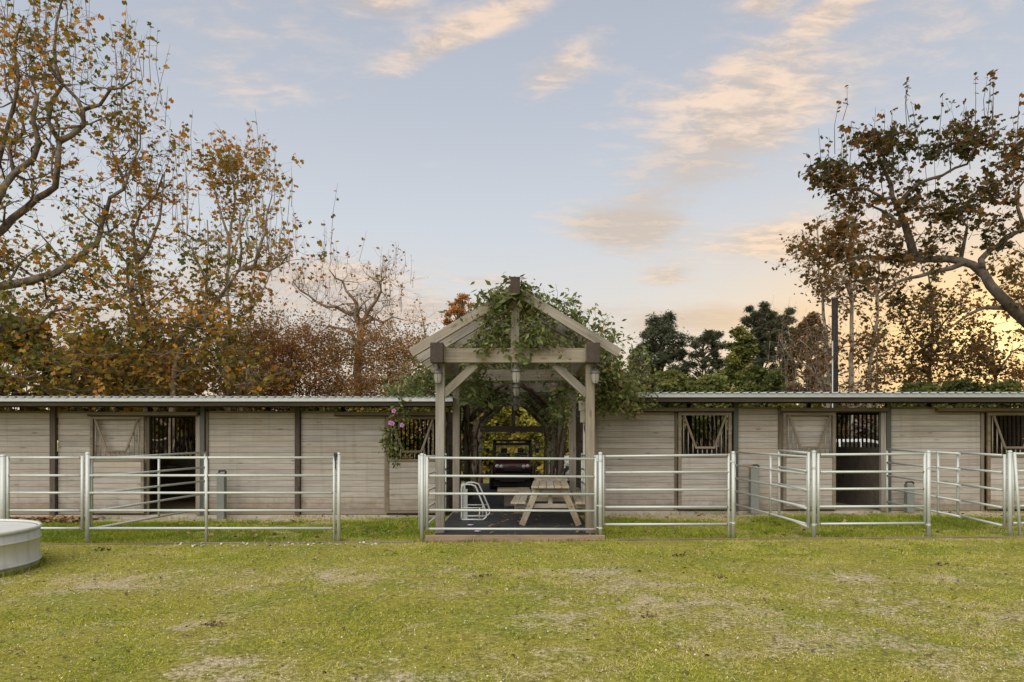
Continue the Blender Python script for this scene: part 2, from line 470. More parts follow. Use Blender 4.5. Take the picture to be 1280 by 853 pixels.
class MB:
    """collects shapes in world coordinates, becomes ONE mesh object"""
    def __init__(self):
        self.v, self.f, self.s = [], [], []

    def add(self, verts, faces, smooth=False):
        o = len(self.v)
        self.v.extend(verts)
        self.f.extend([tuple(i + o for i in f) for f in faces])
        self.s.extend([smooth] * len(faces))
        return self

    def box(self, lo, hi, rot=None, pivot=None):
        x0, y0, z0 = lo
        x1, y1, z1 = hi
        vs = [Vector(p) for p in ((x0, y0, z0), (x1, y0, z0), (x1, y1, z0), (x0, y1, z0), (x0, y0, z1), (x1, y0, z1), (x1, y1, z1), (x0, y1, z1))]
        if rot is not None:
            pv = Vector(pivot) if pivot is not None else (vs[0] + vs[6]) / 2
            vs = [rot @ (p - pv) + pv for p in vs]
        return self.add([tuple(p) for p in vs], [(0, 3, 2, 1), (4, 5, 6, 7), (0, 1, 5, 4), (1, 2, 6, 5), (2, 3, 7, 6), (3, 0, 4, 7)])

    def beam(self, p0, p1, w, h, up=(0, 0, 1)):
        p0, p1 = Vector(p0), Vector(p1)
        d = (p1 - p0).normalized()
        u = Vector(up)
        s = d.cross(u)
        if s.length < 1e-4:
            s = d.cross(Vector((0, 1, 0)))
        s.normalize()
        u = s.cross(d)
        vs = []
        for p in (p0, p1):
            for a, b in ((-1, -1), (1, -1), (1, 1), (-1, 1)):
                vs.append(tuple(p + s * (a * w / 2) + u * (b * h / 2)))
        return self.add(vs, [(0, 3, 2, 1), (4, 5, 6, 7), (0, 1, 5, 4), (1, 2, 6, 5), (2, 3, 7, 6), (3, 0, 4, 7)])

    def tube(self, pts, r, n=8, caps=True, closed=False):
        pts = [Vector(p) for p in pts]
        m = len(pts)
        rs = r if isinstance(r, (list, tuple)) else [r] * m
        vs, fs = [], []
        prev = None
        for i, p in enumerate(pts):
            if closed:
                d = pts[(i + 1) % m] - pts[(i - 1) % m]
            else:
                d = pts[min(i + 1, m - 1)] - pts[max(i - 1, 0)]
            d = d.normalized() if d.length > 1e-9 else Vector((0, 0, 1))
            if prev is None:
                a = Vector((1, 0, 0)) if abs(d.x) < 0.8 else Vector((0, 1, 0))
            else:
                a = prev
            s = a - d * a.dot(d)
            if s.length < 1e-6:
                s = d.orthogonal()
            s.normalize()
            prev = s
            t = d.cross(s)
            for k in range(n):
                an = 2 * math.pi * k / n
                vs.append(tuple(p + (s * math.cos(an) + t * math.sin(an)) * rs[i]))
        rng = m if closed else m - 1
        for i in range(rng):
            j = (i + 1) % m
            for k in range(n):
                k2 = (k + 1) % n
                fs.append((i * n + k, i * n + k2, j * n + k2, j * n + k))
        self.add(vs, fs, True)
        if caps and not closed:
            o = len(self.v) - len(vs)
            self.f.append(tuple(o + k for k in range(n))[::-1]); self.s.append(False)
            self.f.append(tuple(o + (m - 1) * n + k for k in range(n))); self.s.append(False)
        return self

    def lathe(self, prof, center, n=24, axis='Z', smooth=True):
        c = Vector(center)
        vs, fs = [], []
        for (r, h) in prof:
            for k in range(n):
                a = 2 * math.pi * k / n
                if axis == 'Z': q = Vector((r * math.cos(a), r * math.sin(a), h))
                elif axis == 'X': q = Vector((h, r * math.cos(a), r * math.sin(a)))
                else: q = Vector((r * math.sin(a), h, r * math.cos(a)))
                vs.append(tuple(c + q))
        for i in range(len(prof) - 1):
            for k in range(n):
                k2 = (k + 1) % n
                fs.append((i * n + k, i * n + k2, (i + 1) * n + k2, (i + 1) * n + k))
        return self.add(vs, fs, smooth)

    def prism(self, poly, axis, a0, a1):
        """poly: 2D outline; axis X: poly in (y,z); axis Y: poly in (x,z); axis Z: (x,y)"""
        def mk(p, a):
            if axis == 'X': return (a, p[0], p[1])
            if axis == 'Y': return (p[0], a, p[1])
            return (p[0], p[1], a)
        n = len(poly)
        vs = [mk(p, a0) for p in poly] + [mk(p, a1) for p in poly]
        fs = [tuple(range(n))[::-1], tuple(range(n, 2 * n))]
        fs += [(i, (i + 1) % n, n + (i + 1) % n, n + i) for i in range(n)]
        return self.add(vs, fs)

    def build(self, name, mat, parent=None, bevel=0.0, kind=None):
        off = root_off(parent)
        me = bpy.data.meshes.new(name)
        me.from_pydata([(v[0] - off.x, v[1] - off.y, v[2] - off.z) for v in self.v], [], self.f)
        me.polygons.foreach_set('use_smooth', self.s)
        if bevel > 0:
            bm = bmesh.new(); bm.from_mesh(me)
            bmesh.ops.recalc_face_normals(bm, faces=bm.faces)
            es = [e for e in bm.edges if len(e.link_faces) == 2 and e.calc_face_angle(0) > 0.6]
            bmesh.ops.bevel(bm, geom=es, offset=bevel, segments=1, affect='EDGES', clamp_overlap=True)
            bm.to_mesh(me); bm.free()
        else:
            bm = bmesh.new(); bm.from_mesh(me)
            bmesh.ops.recalc_face_normals(bm, faces=bm.faces)
            bm.to_mesh(me); bm.free()
        me.materials.append(mat)
        o = bpy.data.objects.new(name, me)
        COL.objects.link(o)
        if parent is not None:
            o.parent = parent
        if kind:
            o['kind'] = kind
        return o


_bcache = {}


def beam_mesh(L, w, h, bev, mat):
    key = ('b', round(L, 3), round(w, 4), round(h, 4), round(bev, 4), mat.name)
    if key in _bcache:
        return _bcache[key]
    bm = bmesh.new()
    bmesh.ops.create_cube(bm, size=1.0)
    for v in bm.verts:
        v.co = Vector((v.co.x * L, v.co.y * w, v.co.z * h))
    if bev > 0:
        bmesh.ops.bevel(bm, geom=list(bm.edges), offset=bev, segments=1, affect='EDGES')
    me = bpy.data.meshes.new('timber_piece')
    bm.to_mesh(me); bm.free()
    me.materials.append(mat)
    _bcache[key] = me
    return me


def pipe_mesh(L, r, n, mat):
    key = ('p', round(L, 3), round(r, 4), n, mat.name)
    if key in _bcache:
        return _bcache[key]
    bm = bmesh.new()
    bmesh.ops.create_cone(bm, cap_ends=True, segments=n, radius1=r, radius2=r, depth=L)
    bmesh.ops.rotate(bm, verts=bm.verts, cent=(0, 0, 0), matrix=Matrix.Rotation(math.pi / 2, 3, 'Y'))
    for f in bm.faces:
        f.smooth = len(f.verts) == 4
    me = bpy.data.meshes.new('pipe_piece')
    bm.to_mesh(me); bm.free()
    me.materials.append(mat)
    _bcache[key] = me
    return me


def place(o, p0, p1, up, parent):
    p0, p1 = Vector(p0), Vector(p1)
    d = (p1 - p0).normalized()
    u = Vector(up)
    s = u.cross(d)
    if s.length < 1e-4:
        s = Vector((0, 1, 0)).cross(d)
        if s.length < 1e-4:
            s = Vector((1, 0, 0)).cross(d)
    s.normalize()
    u = d.cross(s)
    rot = Matrix((d, s, u)).transposed().to_4x4()
    off = root_off(parent)
    o.rotation_mode = 'XYZ'
    o.rotation_euler = rot.to_euler()
    o.location = (p0 + p1) / 2 - off
    if parent is not None:
        o.parent = parent


def timber(name, p0, p1, w, h, mat, parent, up=(0, 0, 1), bev=0.006):
    """one piece of timber from p0 to p1 (world points), local X along the grain"""
    L = (Vector(p1) - Vector(p0)).length
    o = bpy.data.objects.new(name, beam_mesh(L, w, h, bev, mat))
    COL.objects.link(o)
    place(o, p0, p1, up, parent)
    return o


def pipe(name, p0, p1, r, mat, parent, n=10):
    L = (Vector(p1) - Vector(p0)).length
    o = bpy.data.objects.new(name, pipe_mesh(L, r, n, mat))
    COL.objects.link(o)
    place(o, p0, p1, (0, 0, 1), parent)
    return o


def copy_tree(o, parent=None):
    c = o.copy()
    COL.objects.link(c)
    if parent is not None:
        c.parent = parent
    for ch in list(o.children):
        copy_tree(ch, c)
    return c


# ------------------------------------------------------------------ foliage helpers
SHAPES = {
    'maple': (np.array([[0, 0.42, 0.05], [0, 0, 0], [-0.5, 0.18, -0.06], [-0.24, 0.42, 0.0], [-0.42, 0.80, -0.08], [0, 1.05, -0.04], [0.42, 0.80, -0.08], [0.24, 0.42, 0], [0.5, 0.18, -0.06]]),
              [(0, 1, 2), (0, 2, 3), (0, 3, 4), (0, 4, 5), (0, 5, 6), (0, 6, 7), (0, 7, 8), (0, 8, 1)]),
    'lance': (np.array([[0, 0, 0], [-0.22, 0.42, -0.05], [0, 1.0, -0.1], [0.22, 0.42, -0.05], [0, 0.45, 0.02]]),
              [(0, 4, 1), (1, 4, 2), (2, 4, 3), (3, 4, 0)]),
    'oval': (np.array([[0, 0, 0], [-0.34, 0.5, -0.06], [0, 1.0, 0], [0.34, 0.5, -0.06]]), [(0, 2, 1), (0, 3, 2)]),
    'needle': (np.array([[-0.1, 0, 0], [0.1, 0, 0], [0, 1.0, 0.0], [-0.42, 0.72, 0.12], [0.42, 0.72, -0.12]]), [(0, 1, 2), (0, 1, 3), (0, 1, 4)]),
    'blade': (np.array([[-0.5, 0, 0], [0.5, 0, 0], [0, 0, 1.0]]), [(0, 1, 2)]),
}


def mesh_np(name, verts, tris, mat, parent=None, tint=None, kind=None, smooth=False):
    me = bpy.data.meshes.new(name)
    nv, nf = len(verts), len(tris)
    me.vertices.add(nv)
    me.vertices.foreach_set('co', np.ascontiguousarray(verts, dtype=np.float32).ravel())
    me.loops.add(nf * 3)
    me.loops.foreach_set('vertex_index', np.ascontiguousarray(tris, dtype=np.int32).ravel())
    me.polygons.add(nf)
    me.polygons.foreach_set('loop_start', np.arange(nf, dtype=np.int32) * 3)
    if smooth:
        me.polygons.foreach_set('use_smooth', np.ones(nf, dtype=bool))
    me.update(calc_edges=True)
    if tint is not None:
        a = me.attributes.new('tint', 'FLOAT', 'POINT')
        a.data.foreach_set('value', np.ascontiguousarray(tint, dtype=np.float32))
    me.materials.append(mat)
    o = bpy.data.objects.new(name, me)
    COL.objects.link(o)
    if parent is not None:
        o.parent = parent
    if kind:
        o['kind'] = kind
    return o


def leaves(name, pts, size, tint, shape, mat, parent=None, droop=0.25, flat=0.5, rng=None, kind=None):
    """leaf faces at pts (N,3 world)"""
    rng = rng or RNG
    pts = np.asarray(pts, dtype=np.float64)
    N = len(pts)
    if N == 0:
        return None
    base, tri = SHAPES[shape]
    size = np.asarray(size) * np.ones(N)
    th = rng.uniform(0, 2 * np.pi, N)
    dz = rng.normal(-droop, 0.45, N)
    d = np.stack([np.cos(th), np.sin(th), dz], 1)
    d /= np.linalg.norm(d, axis=1, keepdims=True)
    nr = rng.normal(0, 1, (N, 3)) * (1 - flat) + np.array([0, 0, 1.0]) * flat
    s = np.cross(d, nr)
    s /= np.linalg.norm(s, axis=1, keepdims=True) + 1e-9
    n = np.cross(s, d)
    k = len(base)
    b = base[None, :, :] * size[:, None, None]
    wv = rng.uniform(0.8, 1.15, N)
    v = pts[:, None, :] + s[:, None, :] * (b[:, :, 0:1] * wv[:, None, None]) + d[:, None, :] * b[:, :, 1:2] + n[:, None, :] * b[:, :, 2:3]
    off = root_off(parent)
    v = v.reshape(-1, 3) - np.array(off)
    tr = (np.array(tri)[None] + (np.arange(N) * k)[:, None, None]).reshape(-1, 3)
    ti = np.repeat(np.clip(tint, 0, 1), k)
    return mesh_np(name, v, tr, mat, parent, ti, kind)


def smooth_path(pts, step=0.5, jit=0.0, rng=random):
    pts = [Vector(p) for p in pts]
    if len(pts) < 3:
        a, b = pts[0], pts[-1]
        n = max(2, int((b - a).length / step))
        return [a.lerp(b, i / n) for i in range(n + 1)]
    out = []
    P = [pts[0] * 2 - pts[1]] + pts + [pts[-1] * 2 - pts[-2]]
    for i in range(1, len(P) - 2):
        p0, p1, p2, p3 = P[i - 1], P[i], P[i + 1], P[i + 2]
        n = max(1, int((p2 - p1).length / step))
        for k in range(n):
            t = k / n
            q = 0.5 * ((2 * p1) + (p2 - p0) * t + (2 * p0 - 5 * p1 + 4 * p2 - p3) * t * t + (3 * p1 - p0 - 3 * p2 + p3) * t ** 3)
            out.append(q + Vector((rng.gauss(0, jit), rng.gauss(0, jit), rng.gauss(0, jit))))
    out.append(pts[-1])
    return out


class Skel:
    def __init__(self, seed):
        self.r = random.Random(seed)
        self.mb = MB()
        self.twigs = MB()
        self.leaf = []      # (point, weight)
        self.limbs = []

    def limb(self, pts, r0, r1, n=8, step=0.45, jit=0.02):
        path = smooth_path(pts, step, jit, self.r)
        m = len(path)
        rad = [r0 + (r1 - r0) * (i / (m - 1)) ** 0.8 for i in range(m)]
        self.mb.tube(path, rad, n)
        self.limbs.append((path, rad))
        return path, rad

    def branch(self, p, d, L, r, level, wig=0.28, up=0.10, leafp=1.0, kids=3, leafn=4, spread=0.12):
        rr = self.r
        nseg = 3 if level <= 1 else 5
        pts, q = [p], p.copy()
        d = d.normalized()
        for i in range(nseg):
            d = (d + Vector((rr.gauss(0, wig), rr.gauss(0, wig), rr.gauss(up, wig)))).normalized()
            q = q + d * (L / nseg)
            pts.append(q.copy())
        rad = [max(0.004, r * (1 - 0.8 * i / nseg)) for i in range(nseg + 1)]
        (self.mb if level >= 2 else self.twigs).tube(pts, rad, 6 if level >= 2 else (4 if level == 1 else 3), caps=False)
        if level == 0 or (level == 1 and rr.random() < 0.6):
            for _ in range(leafn):
                if rr.random() < leafp:
                    c = pts[rr.randint(1, nseg)]
                    self.leaf.append(c + Vector((rr.gauss(0, spread * .5), rr.gauss(0, spread * .5), rr.gauss(0, spread * .5))))
        if level > 0:
            for _ in range(kids):
                i = rr.randint(1, nseg)
                ax = Vector((rr.gauss(0, 1), rr.gauss(0, 1), rr.gauss(0.25, 1))).normalized()
                nd = (d * 0.45 + ax * 0.8)
                self.branch(pts[i], nd, L * rr.uniform(0.42, 0.68), max(0.004, rad[i] * 0.6), level - 1, wig, up, leafp, kids, leafn, spread)

    def sprouts(self, count, Lr, level=2, t0=0.25, **kw):
        rr = self.r
        tot = [(i, len(p)) for i, (p, _) in enumerate(self.limbs)]
        wts = [n for _, n in tot]
        for _ in range(count):
            li = rr.choices(range(len(tot)), wts)[0]
            path, rad = self.limbs[li]
            i = rr.randint(int(len(path) * t0 * rr.random()), len(path) - 1)
            ax = Vector((rr.gauss(0, 1), rr.gauss(0, 0.8), rr.gauss(0.35, 0.8)))
            self.branch(path[i], ax, rr.uniform(*Lr), max(0.008, min(0.05, rad[i] * 0.45)), level, **kw)

    def shoots(self, count, Lr, leaf_top=3, minz=0.0):
        """thin straight upright shoots with a few leaves near their tips"""
        rr = self.r
        for _ in range(count):
            for _try in range(12):
                path, rad = rr.choice(self.limbs)
                p = rr.choice(path[len(path) // 2:])
                if p.z > minz:
                    break
            L = rr.uniform(*Lr)
            p = p + Vector((rr.gauss(0, 0.6), rr.gauss(0, 0.6), rr.uniform(0, 0.8)))
            q = p + Vector((rr.gauss(0, 0.08) * L, rr.gauss(0, 0.08) * L, L))
            mid = p.lerp(q, 0.5) + Vector((rr.gauss(0, 0.05), rr.gauss(0, 0.05), 0))
            self.twigs.tube([p, mid, q], [0.012, 0.009, 0.004], 3, caps=False)
            for _k in range(leaf_top):
                t = rr.uniform(0.45, 1.05)
                self.leaf.append(p.lerp(q, t) + Vector((rr.gauss(0, 0.04), rr.gauss(0, 0.04), 0)))

    def finish(self, name, label, base, barkm, leafm, tintf, size, shape='maple', cat='tree', group=None, cap=None):
        t = thing(name, label, cat, base, 0, group)
        self.mb.build('trunk', barkm, t)
        if self.twigs.v:
            self.twigs.build('twigs', barkm, t, 0, 'stuff')
        if self.leaf:
            pts = np.array([tuple(p) for p in self.leaf])
            rng = np.random.default_rng(self.r.randint(0, 10 ** 6))
            if cap and len(pts) > cap:
                pts = pts[rng.permutation(len(pts))[:cap]]
            ti = tintf(pts, rng)
            leaves('crown', pts, size * rng.uniform(0.6, 1.2, len(pts)), ti, shape, leafm, t, 0.3, 0.45, rng)
        return t


# ================================================================== GROUND
FY = 11.5      # distance of the fence line
BY = 15.6      # distance of the stable fronts


def gz(x, y=None):
    return 0.027 + 0.008 * max(-14.0, min(14.0, x))


def fbm(x, y, s, o=4, seed=0.0):
    return mnoise.fractal(Vector((x * s + seed, y * s - seed, seed * 0.37)), 0.9, 2.1, o)


def axis_vals(lo, hi, step, far):
    a = list(np.arange(lo, hi + 1e-6, step))
    d, x = step, hi
    while x < far:
        d *= 1.45
        x += d
        a.append(x)
    d, x = step, lo
    left = []
    while x > -far:
        d *= 1.45
        x -= d
        left.append(x)
    return np.array(left[::-1] + a)


gx = axis_vals(-11.0, 11.0, 0.075, 900.0)
gy = axis_vals(3.6, 15.4, 0.06, 900.0)
_bare = {}


def bare_at(x, y):
    """how bare the turf is: 0 lush .. 1 pale dry earth"""
    n = fbm(x * 0.62, y, 0.55, 5, 3.1) * 0.75 + fbm(x * 0.8, y, 1.9, 4, 9.7) * 0.42
    if y < FY:
        edge = min(1.0, max(0.0, (10.9 - y) / 2.2))
        near = min(1.0, max(0.0, (9.5 - y) / 5.0))
        n += fbm(x, y, 4.5, 3, 2.2) * 0.5
        v = 0.17 + n * 0.72 * (0.4 + 0.6 * edge) + 0.17 * near - 0.14 * (1 - edge)
        # two well worn spots and the long pale streaks of the photograph
        for (cx, cy, rx, ry, w) in ((-2.9, 7.9, 0.9, 0.5, 0.26), (1.35, 7.3, 0.9, 0.4, 0.24), (2.3, 7.7, 0.8, 0.3, 0.22), (4.9, 6.4, 0.9, 0.45, 0.34), (-3.6, 6.3, 0.8, 0.3, 0.22), (2.1, 5.5, 0.8, 0.25, 0.22), (4.4, 8.6, 1.0, 0.4, 0.14), (-2.2, 5.2, 1.0, 0.3, 0.16), (-0.4, 7.0, 1.1, 0.6, -0.30), (-5.2, 9.9, 1.4, 0.6, -0.2)):
            d = ((x - cx) / rx) ** 2 + ((y - cy) / ry) ** 2
            v += w * math.exp(-d)
        return v
    v = 0.16 + n * 0.55
    d = (14.95 - y)
    v += 0.75 * math.exp(-max(0.0, d) / 0.42)          # trodden earth along the stable walls
    v += 0.25 * math.exp(-((y - FY - 0.1) / 0.15) ** 2)
    return v


nx, ny = len(gx), len(gy)
verts = np.zeros((ny, nx, 3))
bare = np.zeros((ny, nx))
for j, y in enumerate(gy):
    for i, x in enumerate(gx):
        z = gz(x)
        dense = (-11.2 < x < 11.2) and (3.5 < y < 15.5)
        if dense:
            b = bare_at(x, y)
            z += 0.018 * fbm(x, y, 0.8, 3, 5.5) + 0.007 * fbm(x, y, 5.0, 3, 1.5) - 0.008 * min(1.0, max(0.0, b))
        else:
            b = 0.25 if y < 21 else 0.45
            z += 0.0
        if y > 15.3:
            z -= 0.03
        verts[j, i] = (x, y, z)
        bare[j, i] = b
idx = np.arange(ny * nx).reshape(ny, nx)
q = np.stack([idx[:-1, :-1], idx[:-1, 1:], idx[1:, 1:], idx[1:, :-1]], -1).reshape(-1, 4)
tri = np.concatenate([q[:, [0, 1, 2]], q[:, [0, 2, 3]]])
gm, t = new_mat('turf_ground')
tcn = t.n('ShaderNodeTexCoord')
ob = tcn.outputs['Object']
at = t.n('ShaderNodeAttribute', attribute_name='tint')
n1 = t.noise(ob, 3.2, 6, 0.7)
n2 = t.noise(ob, 21.0, 5, 0.7)
n3 = t.noise(ob, 85.0, 3, 0.6)
n4 = t.noise(t.mapping(ob, (1, 1, 1), (13, 5, 0)), 1.1, 4, 0.6)
moss = t.ramp(t.math('ADD', t.math('MULTIPLY', n2, 0.55), t.math('MULTIPLY', n3, 0.45)), [(0.36, (0.10, 0.083, 0.033)), (0.5, (0.26, 0.235, 0.045)), (0.64, (0.46, 0.42, 0.07))])
moss = t.mix(t.smooth(n4, 0.42, 0.66, 0, 0.7), moss, t.ramp(n2, [(0.35, (0.10, 0.12, 0.018)), (0.65, (0.29, 0.32, 0.05))]))
earth = t.ramp(t.math('ADD', t.math('MULTIPLY', n2, 0.5), t.math('MULTIPLY', n3, 0.5)), [(0.34, (0.20, 0.155, 0.09)), (0.5, (0.42, 0.35, 0.22)), (0.64, (0.66, 0.57, 0.41))])
bm_ = t.smooth(t.math('ADD', at.outputs['Fac'], t.math('ADD', t.math('MULTIPLY', t.math('SUBTRACT', n2, 0.5), 1.7), t.math('MULTIPLY', t.math('SUBTRACT', n3, 0.5), 1.3))), 0.36, 0.88)
gc = t.mix(bm_, moss, earth)
finish(t, gc, 0.95, 0, t.math('ADD', n3, t.math('MULTIPLY', n2, 1.6)), 0.75, 0.02, 0.1)
ground = mesh_np('ground', verts.reshape(-1, 3), tri, gm, None, bare.ravel(), 'structure', True)
ground['label'] = 'mossy green paddock turf with worn pale earth patches'

# grass blades: one sheet of short moss-like blades in front, longer ones behind the fence
_bx0, _by0, _bs = -11.0, 3.6, 0.1
_bg = np.array([[bare_at(_bx0 + i * _bs, _by0 + j * _bs) for i in range(221)] for j in range(120)])


def bare_np(x, y):
    i = np.clip(((x - _bx0) / _bs).astype(int), 0, 220)
    j = np.clip(((y - _by0) / _bs).astype(int), 0, 119)
    return _bg[j, i]


def vn(x, y, s, seed):
    """smooth value noise, 0..1"""
    g = np.random.default_rng(seed).uniform(0, 1, (64, 64))
    u, v = x * s + 500.3, y * s + 500.7
    i, j = np.floor(u).astype(int), np.floor(v).astype(int)
    fu, fv = u - i, v - j
    fu, fv = fu * fu * (3 - 2 * fu), fv * fv * (3 - 2 * fv)
    q = lambda a, b: g[a % 64, b % 64]
    return (q(i, j) * (1 - fu) + q(i + 1, j) * fu) * (1 - fv) + (q(i, j + 1) * (1 - fu) + q(i + 1, j + 1) * fu) * fv


def grass(name, label, n, ylo, yhi, hlo, hhi, wid, seed, lush, lean):
    rng = np.random.default_rng(seed)
    y = np.sqrt(rng.uniform(ylo ** 2, yhi ** 2, n))
    x = rng.uniform(-1, 1, n) * np.minimum(10.8, 0.80 * y + 0.6)
    b = bare_np(x, y)
    # clump: blades gather round tuft centres
    cx = x + rng.normal(0, 0.012, n)
    cl = np.sin(x * 31 + np.sin(y * 23) * 2) * np.sin(y * 29 + np.sin(x * 19) * 2)
    md = 0.55 * vn(x, y, 3.3, 1) + 0.45 * vn(x, y, 8.0, 2)      # moss cushions and thin spots between them
    keep = rng.uniform(0, 1, n) < np.clip(1.10 - b * 1.15 + 0.15 * cl + 2.6 * (md - 0.55), 0.05, 1)
    if yhi > 12:
        keep &= ~((np.abs(x - 0.05) < 1.45) & (y > 11.4))
    x, y, b, cx, cl, md = x[keep], y[keep], b[keep], cx[keep], cl[keep], md[keep]
    n = len(x)
    h = rng.uniform(hlo, hhi, n) * np.clip(1.15 - 0.7 * b, 0.3, 1.2) * (1 + 0.25 * cl) * (0.55 + 0.9 * md)
    th = rng.uniform(0, 2 * np.pi, n)
    ln = rng.uniform(*lean, n) * h
    ph = rng.uniform(0, 2 * np.pi, n)
    z = 0.027 + 0.008 * x - 0.006
    sdx, sdy = np.cos(th) * wid / 2, np.sin(th) * wid / 2
    v = np.zeros((n, 3, 3))
    v[:, 0] = np.stack([cx - sdx, y - sdy, z], 1)
    v[:, 1] = np.stack([cx + sdx, y + sdy, z], 1)
    v[:, 2] = np.stack([cx + np.cos(ph) * ln, y + np.sin(ph) * ln, z + h], 1)
    low = np.sin(x * 1.3 + 2 * np.sin(y * 0.9)) * np.sin(y * 1.7 + x * 0.6)
    ti = np.clip(rng.normal(0.54 - lush, 0.20, n) + 0.20 * np.clip(b, 0, 1) - 0.10 * low + 0.9 * (md - 0.5) * (1 if lush < 0.1 else 0.4) + 0.35 * (vn(x, y, 0.9, 3) - 0.5), 0, 0.96)
    tr = np.arange(3 * n).reshape(n, 3)
    o = mesh_np(name, v.reshape(-1, 3), tr, M['grass'], None, np.repeat(ti, 3), 'stuff')
    return tag(o, label, 'grass')


grass('mossy_grass', 'short mossy yellow-green grass of the open paddock in front', 420000, 4.3, 11.42, 0.006, 0.022, 0.010, 11, 0.0, (0.5, 2.4))
grass('pen_grass', 'longer green grass inside the pens behind the rail fence', 190000, 11.5, 15.15, 0.02, 0.07, 0.012, 12, 0.41, (0.3, 1.2))


def scatter(name, label, cat, n, region, size, mat, shape, seed, tint=(0.5, 0.25), z=0.012, avoid=True):
    rng = np.random.default_rng(seed)
    x0, x1, y0, y1 = region
    x = rng.uniform(x0, x1, n); y = rng.uniform(y0, y1, n)
    pts = np.stack([x, y, 0.027 + 0.008 * x + z + rng.uniform(0, 0.012, n)], 1)
    o = leaves(name, pts, size * rng.uniform(0.5, 1.3, n), rng.normal(tint[0], tint[1], n), shape, mat, None, 0.0, 0.86, rng, 'stuff')
    return tag(o, label, cat)


M['chip'] = leaf_mat('pale_chips', [(0.0, (0.32, 0.28, 0.21)), (0.6, (0.62, 0.57, 0.47)), (1.0, (0.80, 0.77, 0.68))], 0.05)
M['clod'] = leaf_mat('dark_clods', [(0.0, (0.035, 0.026, 0.018)), (1.0, (0.13, 0.085, 0.05))], 0.0)
scatter('pale_chips', 'small pale straw and bark chips strewn over the paddock turf', 'straw', 2200, (-8, 8, 4.4, 11.2), 0.019, M['chip'], 'oval', 21)
M['straw'] = leaf_mat('dry_straw', [(0.0, (0.22, 0.17, 0.10)), (0.5, (0.46, 0.39, 0.26)), (1.0, (0.68, 0.60, 0.45))], 0.05)
scatter('dry_straw', 'fine dry straw flecks lying all over the mossy paddock', 'straw', 26000, (-8.5, 8.5, 4.3, 11.3), 0.021, M['straw'], 'lance', 26, (0.5, 0.28))
scatter('weed_tufts', 'darker green weed leaves dotted through the paddock turf', 'weeds', 9000, (-8.5, 8.5, 4.3, 11.3), 0.024, M['leaf_vine'], 'oval', 27, (0.35, 0.25))
scatter('chip_strip', 'pale dry leaf fragments along the foot of the rail fence', 'leaf litter', 110, (-5.9, -2.2, 11.12, 11.36), 0.048, M['chip'], 'maple', 22, (0.6, 0.25))
scatter('dark_clods', 'dark crumbs of earth and dead leaves on the turf', 'litter', 1500, (-8, 8, 4.4, 11.3), 0.034, M['clod'], 'maple', 23)
_r = np.random.default_rng(31)
_cc = np.stack([_r.uniform(-7, 7, 13), 11.2 - 6.8 * _r.random(13) ** 0.7], 1)
_pp = np.repeat(_cc, 16, 0) + _r.normal(0, 0.045, (13 * 16, 2)) * np.array([1.6, 1.0])
tag(leaves('dung_clumps', np.column_stack([_pp, 0.027 + 0.008 * _pp[:, 0] + 0.008 + _r.uniform(0, 0.03, len(_pp))]), 0.036 * _r.uniform(0.5, 1.4, len(_pp)), _r.uniform(0, 1, len(_pp)), 'maple', M['clod'], None, 0.0, 0.4, _r, 'stuff'), 'small dark clumps of old dung and dead leaves on the turf', 'litter')
scatter('leaf_litter', 'rust brown dry leaves drifted along the left stable wall', 'leaf litter', 1300, (-11.4, -9.3, 14.5, 15.45), 0.10, M['litter'], 'maple', 24, (0.55, 0.25), 0.02)
scatter('wall_leaves', 'scattered brown leaves in the grass of the pens', 'leaf litter', 700, (-7, 10.8, 11.8, 15.4), 0.085, M['litter'], 'maple', 25, (0.6, 0.25), 0.02)

# thin timber edging along the fence line, broken at the pergola
for (xa, xb) in ((-10.6, -1.62), (1.78, 10.6)):
    n = 4
    for k in range(n):
        a, b = xa + (xb - xa) * k / n, xa + (xb - xa) * (k + 1) / n
        e = timber('ground_edging', (a, 11.38, gz(a) + 0.004), (b - 0.01, 11.38, gz(b) + 0.004), 0.045, 0.05, M['edging'], None)
        tag(e, None, None, None, 'structure')

# ================================================================== STABLES
def planks(parent, name, xa, xb, z0, z1, y, mat, h=0.128, thick=0.028):
    n = max(1, round((z1 - z0) / h))
    hh = (z1 - z0) / n
    for k in range(n):
        zc = z0 + hh * (k + 0.5)
        dy = random.uniform(-0.002, 0.002)
        timber(name, (xa, y + dy, zc), (xb, y + dy, zc), thick, hh - 0.0055, mat, parent, bev=0.003)
    return hh


